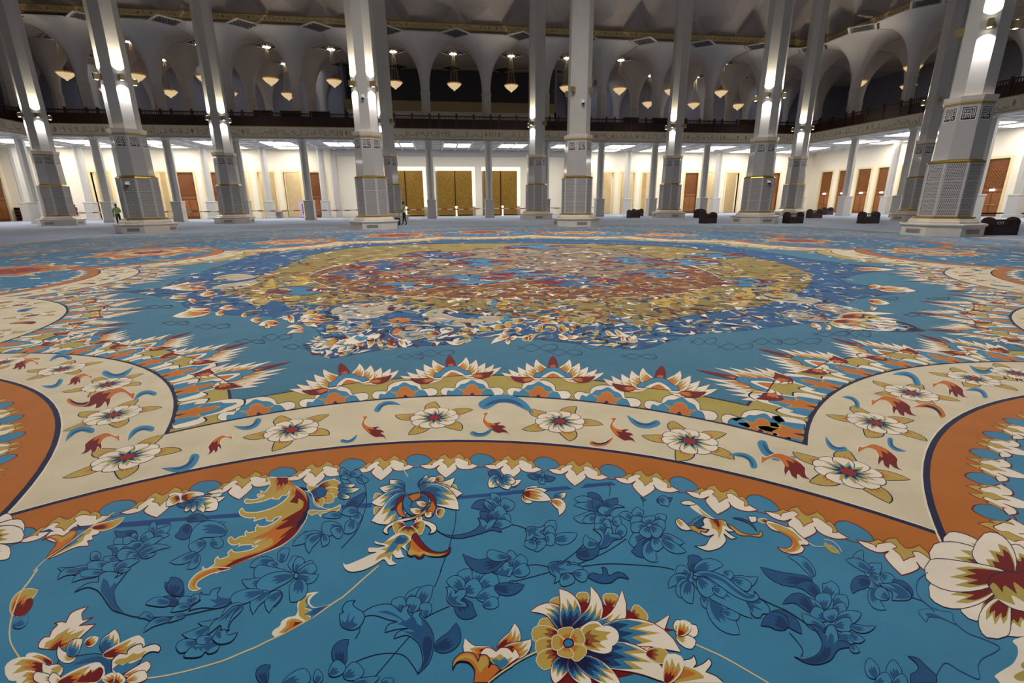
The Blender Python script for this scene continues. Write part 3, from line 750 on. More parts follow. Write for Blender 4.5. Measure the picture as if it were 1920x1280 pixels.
link('machine_handle', MB().bar((.2, -.2, .5), (.34, -.2, 1.05), .018).bar((.2, .2, .5), (.34, .2, 1.05), .018).bar((.34, -.22, 1.05), (.34, .22, 1.05), .02).me('machine_handle', GREYM), t)
# ------------------------------------------------------------------ the carpet: a woven design of flat coloured pieces on the floor
def carpet_mat(name, col, var=.1):
    m = bpy.data.materials.new('carpet_'+name); m.use_nodes = True; nt = m.node_tree; b = nt.nodes['Principled BSDF']
    b.inputs['Roughness'].default_value = 1; b.inputs['Specular IOR Level'].default_value = .05
    b.inputs['Sheen Weight'].default_value = .35; b.inputs['Sheen Roughness'].default_value = .5
    tc = nt.nodes.new('ShaderNodeTexCoord'); L = nt.links.new
    n1 = nt.nodes.new('ShaderNodeTexNoise'); n1.inputs['Scale'].default_value = 3.2; n1.inputs['Detail'].default_value = 5
    n2 = nt.nodes.new('ShaderNodeTexNoise'); n2.inputs['Scale'].default_value = 260; n2.inputs['Detail'].default_value = 2
    mx = nt.nodes.new('ShaderNodeMath'); mx.operation = 'MULTIPLY_ADD'; mx.inputs[1].default_value = .6
    mr = nt.nodes.new('ShaderNodeMapRange'); mr.inputs['From Min'].default_value = .55; mr.inputs['From Max'].default_value = 1.05
    mr.inputs['To Min'].default_value = 1-var; mr.inputs['To Max'].default_value = 1+var
    vm = nt.nodes.new('ShaderNodeVectorMath'); vm.operation = 'SCALE'; vm.inputs[0].default_value = col[:3]
    bp = nt.nodes.new('ShaderNodeBump'); bp.inputs['Strength'].default_value = .25; bp.inputs['Distance'].default_value = .004
    geo = nt.nodes.new('ShaderNodeNewGeometry')
    L(geo.outputs['Position'], n1.inputs['Vector']); L(geo.outputs['Position'], n2.inputs['Vector'])
    L(n2.outputs['Fac'], mx.inputs[0]); L(n1.outputs['Fac'], mx.inputs[2]); L(mx.outputs[0], mr.inputs['Value'])
    L(mr.outputs['Result'], vm.inputs['Scale']); L(vm.outputs['Vector'], b.inputs['Base Color'])
    L(n2.outputs['Fac'], bp.inputs['Height']); L(bp.outputs['Normal'], b.inputs['Normal'])
    return m
PAL = dict(B=(60, 128, 160), m=(60, 130, 164), d=(32, 82, 126), D=(20, 56, 98), n=(16, 22, 62), s=(36, 70, 128), w=(232, 218, 196), c=(212, 196, 164),
           g=(184, 154, 72), G=(172, 152, 74), o=(196, 108, 36), O=(178, 100, 28), r=(112, 14, 12), R=(150, 34, 24), y=(214, 190, 140), k=(176, 160, 136),
           P=(142, 156, 182), Q=(104, 140, 168), e=(50, 114, 150), b=(140, 84, 40), V=(60, 114, 138), i=(136, 118, 60), I=(112, 66, 34), J=(134, 116, 92))
KEYS = list(PAL); CI = {k: i for i, k in enumerate(KEYS)}
CMAT = [carpet_mat(k, rgb(*PAL[k])) for k in KEYS]
def gp(x, y):
    """the floor point that the camera sees at a measured photo point"""
    d = RM @ Vector(((x-960)/FOC, (640-y)/FOC, -1)); t = -EYE/d.z
    return (d.x*t, d.y*t)
def smooth(pts, sub=5, closed=True):
    """Catmull-Rom through (x, y, corner)"""
    n = len(pts); out = []
    rng = range(n) if closed else range(n-1)
    for i in rng:
        p1, p2 = pts[i], pts[(i+1) % n]
        p0 = pts[i-1] if (closed or i > 0) else p1; p3 = pts[(i+2) % n] if (closed or i+2 < n) else p2
        c1, c2 = len(p1) > 2 and p1[2], len(p2) > 2 and p2[2]
        m1 = ((p2[0]-p1[0])*.7, (p2[1]-p1[1])*.7) if c1 else ((p2[0]-p0[0])/2, (p2[1]-p0[1])/2)
        m2 = ((p2[0]-p1[0])*.7, (p2[1]-p1[1])*.7) if c2 else ((p3[0]-p1[0])/2, (p3[1]-p1[1])/2)
        for k in range(sub):
            t = k/sub; a = 2*t**3-3*t*t+1; b_ = t**3-2*t*t+t; c = -2*t**3+3*t*t; d_ = t**3-t*t
            out.append((a*p1[0]+b_*m1[0]+c*p2[0]+d_*m2[0], a*p1[1]+b_*m1[1]+c*p2[1]+d_*m2[1]))
    if not closed: out.append((pts[-1][0], pts[-1][1]))
    return out
# petal colour schemes: outline, outline width, fill, nested flames (reach, colour, width)
SCH = {'b': ('n', 1.3, 'm', [(.62, 'd', .55)]), 'd': ('n', 1.3, 'd', [(.55, 'D', .6)]), 'l': ('n', 1.1, 'm', [(.5, 'd', .35)]),
       'g': ('w', 1.2, 'g', [(.62, 'b', .8), (.4, 'r', .7)]), 'h': (None, 0, 'w', [(.84, 'g', .8), (.6, 'o', .7), (.42, 'r', .6)]),
       'k': ('n', 1.5, 'w', [(.55, 'g', .5)]), 'w': ('r', 1.3, 'w', [(.6, 'g', .55), (.35, 'o', .4)]),
       'm': ('n', 1.2, 'w', [(.7, 'g', .75), (.5, 'o', .65), (.32, 'r', .6)]), 'u': ('n', 1.4, 'w', [(.82, 'g', .85), (.68, 'm', .9), (.5, 'd', .65)]),
       'N': ('r', 1.6, 'w', [(.76, 'g', .86), (.64, 'e', .92), (.48, 'D', .8), (.34, 'n', .7)]),
       'H': ('s', 1.6, 'w', [(.86, 'g', .85), (.66, 'o', .75), (.46, 'r', .65)]),
       'F': ('n', 1.6, 'w', [(.7, 'G', .72), (.55, 'r', .62)]), 'o': ('w', 1.2, 'g', [(.7, 'o', .7), (.5, 'r', .55)]),
       'f': ('r', .9, 'w', [(.8, 'g', .7), (.6, 'o', .6), (.3, 'r', .4)]), 'L': ('n', 1.0, 'g', [(.6, 'o', .55)]), 'W': ('n', .9, 'w', []),
       'z': ('r', 1.2, 'r', [(.5, 'o', .6)]), 'q': ('s', 1.0, 'm', [(.7, 'd', .6)]), 'G': ('w', 1.2, 'g', [(.5, 'o', .6)]), 'x': (None, 0, 'g', []),
       'j': ('w', 1.0, 'R', [(.6, 'r', .6)]), 'r': (None, 0, 'r', []), 'n': (None, 0, 'n', []), 'B': (None, 0, 'B', [])}
def prof(t, kind):
    return (t**.5*(1-t)**.75)/.437 if kind == 'p' else (t**.62*(1-t)**.34)/.545
ZS = .22
from mathutils.geometry import tessellate_polygon
class Art:
    """collects coloured polygons in a source plane and writes one flat mesh; every polygon lies a hair above the one before"""
    def __init__(s): s.P = []
    def poly(s, pts, col): s.P.append((pts, col, 1))
    def stroke(s, pts, w, col, closed=False):
        n = len(pts); L = []; Rr = []
        for i in range(n):
            a = pts[i-1] if (closed or i > 0) else pts[0]; b = pts[(i+1) % n] if (closed or i < n-1) else pts[-1]
            dx, dy = b[0]-a[0], b[1]-a[1]; l = math.hypot(dx, dy) or 1e-9
            L.append((pts[i][0]-dy/l*w/2, pts[i][1]+dx/l*w/2)); Rr.append((pts[i][0]+dy/l*w/2, pts[i][1]-dx/l*w/2))
        s.P.append(((L, Rr, closed), col, 2))
    def shape(s, pts, col, oc=None, ow=1., sub=5):
        q = smooth(pts, sub)
        s.poly(q, col)
        if oc: s.stroke(q, ow, oc, True)
    def petal(s, x0, y0, x1, y1, w, bend, sch, kind='p', n=9, ws=1.):
        oc, ow, fc, fl = SCH[sch]; L = math.hypot(x1-x0, y1-y0); ux, uy = (x1-x0)/L, (y1-y0)/L
        hk = .42*bend*L; x1 += -uy*hk; y1 += ux*hk
        cx, cy = (x0+x1)/2-uy*bend*L, (y0+y1)/2+ux*bend*L
        def at(t, o):
            x = (1-t)**2*x0+2*t*(1-t)*cx+t*t*x1; y = (1-t)**2*y0+2*t*(1-t)*cy+t*t*y1
            dx = 2*(1-t)*(cx-x0)+2*t*(x1-cx); dy = 2*(1-t)*(cy-y0)+2*t*(y1-cy); l = math.hypot(dx, dy) or 1
            g_ = max(0, t-.5)/.5; g_ = hk*g_*g_
            return (x-dy/l*o+uy*g_, y+dx/l*o-ux*g_)
        T = [.02]+[i/n for i in range(1, n)]+([.96] if kind == 'r' else [])
        h = w/2; q = [at(t, h*prof(t, kind)) for t in T]+[at(1, 0)]+[at(t, -h*prof(t, kind)) for t in T[::-1]]
        s.poly(q, fc)
        for k, col, sc_ in fl:
            m = 5; A = [at(.03+(k*.68-.03)*i/m, sc_*h*prof(max(.02, .03+(k*.68-.03)*i/m), kind)) for i in range(m+1)]
            hk = sc_*h*prof(k*.8, kind)
            tips = [at(k*.92, hk*.8), at(k*.7, hk*.36), at(k, hk*.05), at(k*.66, -hk*.34), at(k*.9, -hk*.72)]
            Bq = [at(.03+(k*.66-.03)*i/m, -sc_*h*prof(max(.02, .03+(k*.66-.03)*i/m), kind)) for i in range(m+1)]
            s.poly(A+tips+Bq[::-1], col)
        if oc: s.stroke(q, ow*ws, oc, True)
    def mesh(s, name, f, z0=.006, dz=.00013):
        V, F, M = [], [], []; z0 *= ZS; dz *= ZS; z = z0
        for pts, col, kd in s.P:
            k = len(V); z += dz
            if kd == 1:
                W = [f(*p) for p in pts]; V += [(*p, z) for p in W]
                for tri in tessellate_polygon([[Vector((p[0], p[1], 0)) for p in W]]):
                    F.append(tuple(k+q for q in tri)); M.append(CI[col])
            else:
                L, Rr, cl = pts; n = len(L)
                V += [(*f(*p), z) for p in L]+[(*f(*p), z) for p in Rr]
                for i in range(n if cl else n-1):
                    j = (i+1) % n; F.append((k+i, k+j, k+n+j, k+n+i)); M.append(CI[col])
        used = sorted(set(M)); rm = {u: i for i, u in enumerate(used)}
        me = mesh(name, V, F, [CMAT[u] for u in used], [rm[m_] for m_ in M])
        # faces look up
        flip = [p.index for p in me.polygons if p.normal.z < 0]
        if flip:
            bm_ = bmesh.new(); bm_.from_mesh(me); bm_.faces.ensure_lookup_table()
            bmesh.ops.reverse_faces(bm_, faces=[bm_.faces[i] for i in flip]); bm_.to_mesh(me); bm_.free()
        return me
idf = lambda x, y: (x, y)
carpet = link('carpet', MB().box(XWL+.05, XWR-.05, -13, YB-.6, -.018, 0).me('carpet', CMAT[CI['P']]))
tag(carpet, 'wall-to-wall patterned carpet, blue with cream, orange and gold medallions', 'carpet')
def part(name, art, f=idf, z0=.006, kind=None, label=None, dz=.00013):
    o = link(name, art.mesh(name, f, z0, dz), carpet)
    if kind: o['kind'] = kind
    if label: o['label'] = label
    return o
def circ(c, r, n=120, a0=0, a1=2*PI): return [(c[0]+r*math.cos(a0+(a1-a0)*i/n), c[1]+r*math.sin(a0+(a1-a0)*i/n)) for i in range(n)]

# --- field with its cream border lines
FIELD = [(-19.4, -12), (-19.4, 30.2), (-16.3, 33.6), (-9, 36.4), (-5.5, 38.2), (10.6, 38.2), (14.1, 36.4), (21.4, 33.6), (24.5, 30.2), (24.5, -12)]
a = Art(); a.poly(FIELD, 'Q'); part('field', a, z0=.0003)
a = Art(); a.stroke(FIELD, .34, 'y', True); a.stroke([(p[0]+(.5 if p[0] > 3 else -.5), p[1]+.5) for p in FIELD], .08, 'y', True)
a.stroke([(-60, 36.3), (-20, 36.3)], .2, 'y'); a.stroke([(26, 36.3), (60, 36.3)], .2, 'y')
for y in (42.5, 46.5, 50.5, 54.5): a.stroke([(-47, y), (53, y)], .07, 'c')
part('border_line', a, z0=.0005)
# --- ring of fifteen lobes round the middle medallion
RC = Vector((2.55, 13.89)); RR = 14.81
LOBES = {}
for k in range(15):
    an = math.radians(-102+24*k); u = Vector((math.cos(an), math.sin(an))); p = RC+u*RR
    LOBES[k] = dict(n=(p, 3.9), c=(p-u*1.15, 3.66), g=(p-u*1.33, 3.96), a=an, u=u)
V2 = Vector
LOBES[0].update(n=(V2((-.539, -.596)), 3.907), c=(V2((-.388, .318)), 3.854), g=(V2((-.232, .794)), 3.9))
LOBES[14].update(n=(V2((-6.428, 1.868)), 4.01), c=(V2((-5.567, 2.867)), 3.551), g=(V2((-5.577, 3.0)), 3.925))
LOBES[1].update(n=(V2((5.622, -.593)), 3.878), c=(V2((5.406, .473)), 3.659), g=(V2((5.348, .518)), 4.058))
inring = Art(); inring.poly(circ(RC, RR-1.2, 90), 'V'); part('blue_ring', inring, z0=.0007)
g_, c_, n_ = Art(), Art(), Art()
for k, l in LOBES.items():
    g_.poly(circ(*l['g']), 'G'); g_.stroke(circ(*l['g']), .026, 'n', True)
for k, l in LOBES.items(): g_.poly(circ(l['g'][0], l['g'][1]-.013), 'G')
part('gold_band', g_, z0=.0012, dz=.00004)
for k, l in LOBES.items(): c_.stroke(circ(*l['c']), .03, 'n', True)
for k, l in LOBES.items(): c_.poly(circ(l['c'][0], l['c'][1]-.014), 'c')
part('cream_band', c_, z0=.006, dz=.00004)
for k, l in LOBES.items():
    n_.poly(circ(l['n'][0], l['n'][1]), 'O'); n_.stroke(circ(l['n'][0], l['n'][1]), .035, 'n', True); n_.stroke(circ(l['n'][0], l['n'][1]+.024), .009, 'w', True)
    n_.poly(circ(l['n'][0], l['n'][1]-.36), 'B' if k in (0, 1, 14, 2, 13) else 'e')
n_.poly(circ(LOBES[0]['n'][0], 3.545), 'B')
part('orange_band', n_, z0=.0076, dz=.00004)

# --- repeated border motifs: traced once at the nearest lobe, turned round each circle
def tr(ox, oy, s): return lambda x, y: gp(ox+x/s, oy+y/s)
def pts(txt, s=1):
    out = []
    for w_ in txt.split():
        c = w_.endswith('!'); q = w_.rstrip('!').split(','); out.append((float(q[0]), float(q[1]), c))
    return out
def polar(f, cen, ref):
    """source -> frame of the circle centre turned so that ref lies at angle 0"""
    rx, ry = f(*ref); a0 = math.atan2(ry-cen.y, rx-cen.x); ca, sa = math.cos(-a0), math.sin(-a0)
    def g(x, y):
        X, Y = f(x, y); X -= cen.x; Y -= cen.y; return (X*ca-Y*sa, X*sa+Y*ca)
    return g, a0
T4 = tr(960, 860, 6); T2 = tr(640, 480, 3)
lo = Art()
lo.shape(pts('400,120! 520,108 600,75 660,62 740,95 800,82 860,88 940,128 1000,168 1090,212! 1000,240 900,232 842,204 818,170! 832,212 780,262 705,310! 640,252 596,188 632,142! 560,176 470,165'), 'w', 'r', 9)
lo.shape(pts('415,118! 500,104 562,66! 600,76 630,45 692,18! 720,55 755,80 800,65 848,30! 900,70 915,108! 950,94! 990,140 1002,186! 962,190! 965,150 920,124 850,86 800,96 812,130! 775,150 726,190! 708,150 660,114! 690,90 650,66 600,86 552,110 542,140! 520,120'), 'g', 'r', 6)
fm, LA0 = polar(T4, LOBES[0]['n'][0], (742, 150)); LOTUS = lo.mesh('lotus_motif', fm, .0122)
di = Art(); di.shape(pts('985,140 1010,85 1100,66 1220,108 1282,172 1256,214 1150,235 1040,215'), 'B', 'r', 8)
fm, DA0 = polar(T4, LOBES[0]['n'][0], (1135, 140)); DISC = di.mesh('blue_roundel', fm, .0108)
STEP = 2*(LA0-DA0)
pa = Art()
pa.shape(pts('735,784 590,783 562,772 560,752 585,738 640,742! 650,712 690,692 738,688 785,692 820,712 830,742! 885,738 912,752 910,772 882,783'), 'w', 'n', 3)
pa.shape(pts('592,782! 600,757 625,760 640,748 660,735 672,722 700,716 735,699 768,714 800,724 818,745 840,750 850,760 862,781!'), 'B', 'n', 1.5)
pa.shape(pts('680,782! 690,766 655,746! 698,750 710,730 740,722 765,735 772,750 815,746! 786,766 790,781!'), 'o', 'g', 3)
pa.shape(pts('722,784! 736,768 752,784!'), 'n')
fm, PA0 = polar(T2, LOBES[0]['c'][0], (738, 783)); PALM = pa.mesh('palmette_motif', fm, .0034)
PALB = PALM.copy(); PALB.name = 'palmette_motif'
for v_ in PALB.vertices: v_.co.x = 3.854+(v_.co.x-3.854)*1.18; v_.co.y *= 1.05
fl = Art()
for m_ in (-1, 1):
    for x0, y0, x1, y1, w_, b_, sc2 in ((60, 688, 290, 655, 44, .12, 'f'), (60, 684, 250, 636, 50, .2, 'f'), (50, 676, 200, 622, 60, .25, 'f'), (40, 668, 150, 600, 66, .3, 'f'), (20, 655, 95, 580, 56, .3, 'f'), (110, 690, 240, 676, 34, .15, 'z')):
        fl.petal(1190+m_*x0, y0, 1190+m_*x1, y1, w_, b_*m_, sc2, 'p', ws=2.)
fl.petal(1190, 650, 1190, 562, 54, 0, 'z', 'p', ws=2.)
fl.shape(pts('1080,684! 1095,660 1130,650 1150,632 1190,625 1230,632 1250,650 1285,662 1300,684!'), 'B', 'n', 2.4)
fl.shape(pts('1120,684! 1150,662 1190,648 1230,662 1262,684!'), 'w', 'n', 2)
fl.shape(pts('1150,684! 1170,670 1190,662 1212,670 1232,684!'), 'o', 'r', 2)
fm, FA0 = polar(T2, LOBES[0]['g'][0], (1190, 678)); FLAME = fl.mesh('flame_motif', fm, .0020)
pad = .0
PSTEP = abs(math.atan2(T2(738, 783)[1]-LOBES[0]['c'][0].y, T2(738, 783)[0]-LOBES[0]['c'][0].x)-math.atan2(T2(1107, 792)[1]-LOBES[0]['c'][0].y, T2(1107, 792)[0]-LOBES[0]['c'][0].x))
FSTEP = abs(math.atan2(T2(630, 678)[1]-LOBES[0]['g'][0].y, T2(630, 678)[0]-LOBES[0]['g'][0].x)-FA0)
def ring_copies(name, me, cen, a0, step, keep, dr=0.):
    n = max(1, round(2*PI/step)); st = 2*PI/n
    for i in range(n):
        an = a0+st*i
        if keep(an): link(name, me, carpet, (cen.x+dr*math.cos(an), cen.y+dr*math.sin(an), .00004*(i % 3)), an)
def seen(x, y):
    d = RM.transposed() @ Vector((x, y, -EYE))
    if d.z >= -.3: return False
    px, py = 960+FOC*d.x/-d.z, 640-FOC*d.y/-d.z
    return -120 < px < 2040 and py < 1340
def outside_others(k, key, x, y, m=0.):
    for j, l in LOBES.items():
        if j != k and (V2((x, y))-l[key][0]).length < l[key][1]+m: return False
    return True
NEAR = [0, 1, 14, 2, 13, 12, 3]
for k in NEAR:
    l = LOBES[k]
    cN, rN = l['n']; sc_ = rN-3.907
    turn = 0 if k == 0 else l['a']-LOBES[0]['a']
    def kp(r):
        return lambda an: seen(cN.x+r*math.cos(an), cN.y+r*math.sin(an)) and outside_others(k, 'n', cN.x+r*math.cos(an), cN.y+r*math.sin(an), .0)
    ring_copies('lotus_motif', LOTUS, cN, LA0+turn, STEP, kp(rN-.25), rN-3.907)
    ring_copies('blue_roundel', DISC, cN, DA0+turn, STEP, kp(rN-.3), rN-3.907)
    cC, rC = l['c']
    ring_copies('palmette_motif', PALM if k == 0 else PALB, cC, PA0+turn+(0 if k == 0 else .07), PSTEP if k == 0 else PSTEP*1.12, lambda an: seen(cC.x+rC*math.cos(an), cC.y+rC*math.sin(an)) and outside_others(k, 'c', cC.x+(rC+.12)*math.cos(an), cC.y+(rC+.12)*math.sin(an), .12) and math.cos(an-l['a']-PI) > -.15, rC-3.854)
    cG, rG = l['g']
    ring_copies('flame_motif', FLAME, cG, FA0+turn, FSTEP, lambda an: seen(cG.x+rG*math.cos(an), cG.y+rG*math.sin(an)) and outside_others(k, 'g', cG.x+(rG+.2)*math.cos(an), cG.y+(rG+.2)*math.sin(an), .0) and math.cos(an-l['a']-PI) > -.15, rG-3.9)
# --- flowers and leaves on the cream band
fw = Art()
for q in range(5): an = 2*PI*q/5+.3; fw.petal(.1*math.cos(an), .1*math.sin(an), .34*math.cos(an+.12), .34*math.sin(an+.12), .13, .16, 'L', ws=.0075)
for q in range(10): an = 2*PI*q/10; fw.petal(.02*math.cos(an), .02*math.sin(an), .2*math.cos(an), .2*math.sin(an), .125, 0, 'W', 'r', ws=.006)
for n_p, r1, col in ((11, .155, 'g'), (10, .12, 'B'), (10, .095, 'n')):
    st = []
    for q in range(2*n_p): an = PI*q/n_p; rr = r1*(1 if q % 2 else .5); st.append((rr*math.cos(an), rr*math.sin(an)))
    fw.poly(st, col)
fw.poly(circ((0, 0), .046, 16), 'R')
FLOW = fw.mesh('flower_motif', idf, .0090)
FPX = [(117, 692), (202, 721), (213, 778), (238, 857), (547, 806), (815, 783), (1050, 790), (1293, 827), (1643, 793), (1708, 737), (1825, 710), (1590, 885), (3, 680), (1905, 700)]
R = random.Random(4); fl_n = 0
for i, q in enumerate(FPX): o = link('flower_motif', FLOW, carpet, (*gp(*q), 0), R.uniform(0, 6))
ra = {}
RED = [(pts('0,0! .12,.1 .28,.1 .42,.06 .6,.12 .82,.3 1,.62 .9,.95 1,1.02! .72,1.1 .86,.8 .78,.62 .56,.56 .4,.6 .24,.62! .4,.48 .2,.46 .08,.36! .24,.3 .1,.2'), 'o'),
       (pts('0,0! .12,.1 .28,.1 .42,.06 .58,.14 .74,.3! .62,.28 .76,.46! .6,.44 .5,.46 .56,.54! .4,.6 .24,.62! .4,.48 .2,.46 .08,.36! .24,.3 .1,.2'), 'r')]
BLU = [(pts('0,0! .22,-.3 .5,-.42 .8,-.3 1,0 .98,.16 .86,.2 .78,.1! .66,-.1 .46,-.16 .22,-.08'), 'm'), (pts('.2,-.12! .4,-.28 .66,-.24 .84,-.04 .9,.14! .76,-.02 .6,-.14 .4,-.18'), 'd')]
DRK = [(BLU[0][0], 'o'), (BLU[1][0], 'n')]
def sleaf(A_, B_, sch, b_):
    tm = RED if sch == 'z' else BLU if sch == 'q' else DRK; a = Art(); dx, dy = B_[0]-A_[0], B_[1]-A_[1]; m_ = 1 if b_ > 0 else -1
    k_ = 1. if tm is not RED else .72
    for p_, col in tm:
        def mp(x, y):
            if tm is RED: x, y = (x*.7+y*.7)*.72, (y-x)*.62       # template runs down its own diagonal
            y *= -m_ if tm is not RED else m_
            return gp(A_[0]+dx*x-dy*y*.9, A_[1]+dy*x+dx*y*.9*(.6 if abs(dx) > abs(dy) else 1.4))
        P_ = [(*mp(q[0], q[1]), q[2]) for q in p_]; a.shape(P_, col, 'w' if col in 'o' else None, .006, 4)
    ra['n'] = ra.get('n', 0)+1; part('leaf_motif', a, z0=.0104+.0004*(ra['n'] % 5), dz=.00008)
for x0, y0, x1, y1, sch, b_ in ((20, 692, 72, 677, 'z', .25), (125, 722, 172, 703, 'z', .25), (152, 763, 252, 734, 'z', .2), (150, 852, 222, 814, 'z', .2), (388, 853, 432, 815, 'z', .35),
        (725, 824, 677, 783, 'z', .4), (955, 815, 903, 777, 'z', .4), (1192, 831, 1143, 786, 'z', .4), (1522, 900, 1430, 853, 'z', -.22), (1720, 780, 1635, 747, 'z', -.22), (1815, 746, 1750, 716, 'z', -.25), (1692, 882, 1612, 834, 'z', -.25), (1922, 716, 1878, 697, 'z', -.2),
        (92, 678, 134, 669, 'q', -.3), (250, 688, 193, 703, 'q', -.4), (77, 723, 118, 714, 'q', .2), (250, 753, 292, 735, 'q', -.35), (123, 828, 175, 803, 'q', -.3), (240, 827, 287, 800, 'q', -.45), (438, 799, 490, 789, 'q', .2), (302, 878, 374, 857, 'q', .25),
        (752, 759, 702, 768, 'q', .45), (1002, 776, 900, 753, 'q', .25), (925, 801, 883, 815, 'q', -.3), (670, 814, 640, 829, 'q', -.3), (1175, 778, 1236, 797, 'q', .3), (1152, 817, 1106, 834, 'L', -.4),
        (1497, 857, 1420, 832, 'q', -.25), (1548, 818, 1585, 846, 'q', .45), (1365, 853, 1420, 874, 'q', -.2), (1577, 744, 1612, 763, 'q', -.4), (1672, 702, 1726, 719, 'q', -.35), (1817, 684, 1863, 696, 'q', .2), (1810, 732, 1852, 743, 'q', -.3), (1700, 846, 1664, 823, 'q', -.35),
        (1710, 764, 1774, 778, 'L', -.25), (182, 746, 125, 754, 'L', -.25)):
    sleaf((x0, y0), (x1, y1), sch, b_)
# the same band on the lobes farther off
for k in (2, 3, 12, 13):
    l = LOBES[k]; cC, rC = l['c']; a = Art()
    for q in range(15):
        an = l['a']+PI+math.radians(-84+12*q); r0 = rC-.42
        x, y = cC.x+r0*math.cos(an), cC.y+r0*math.sin(an)
        if not (seen(x, y) and outside_others(k, 'n', x, y, .1)) or (V2((x, y))-l['n'][0]).length < 4.05: continue
        if q % 2: link('flower_motif', FLOW, carpet, (x, y, 0), q)
        else: a.petal(x-.2*math.cos(q), y-.2*math.sin(q), x+.2*math.cos(q), y+.2*math.sin(q), .16, .3, 'z' if q % 4 else 'q', ws=.007)
    if a.P: part('leaf_motif', a, z0=.0090, kind='stuff')
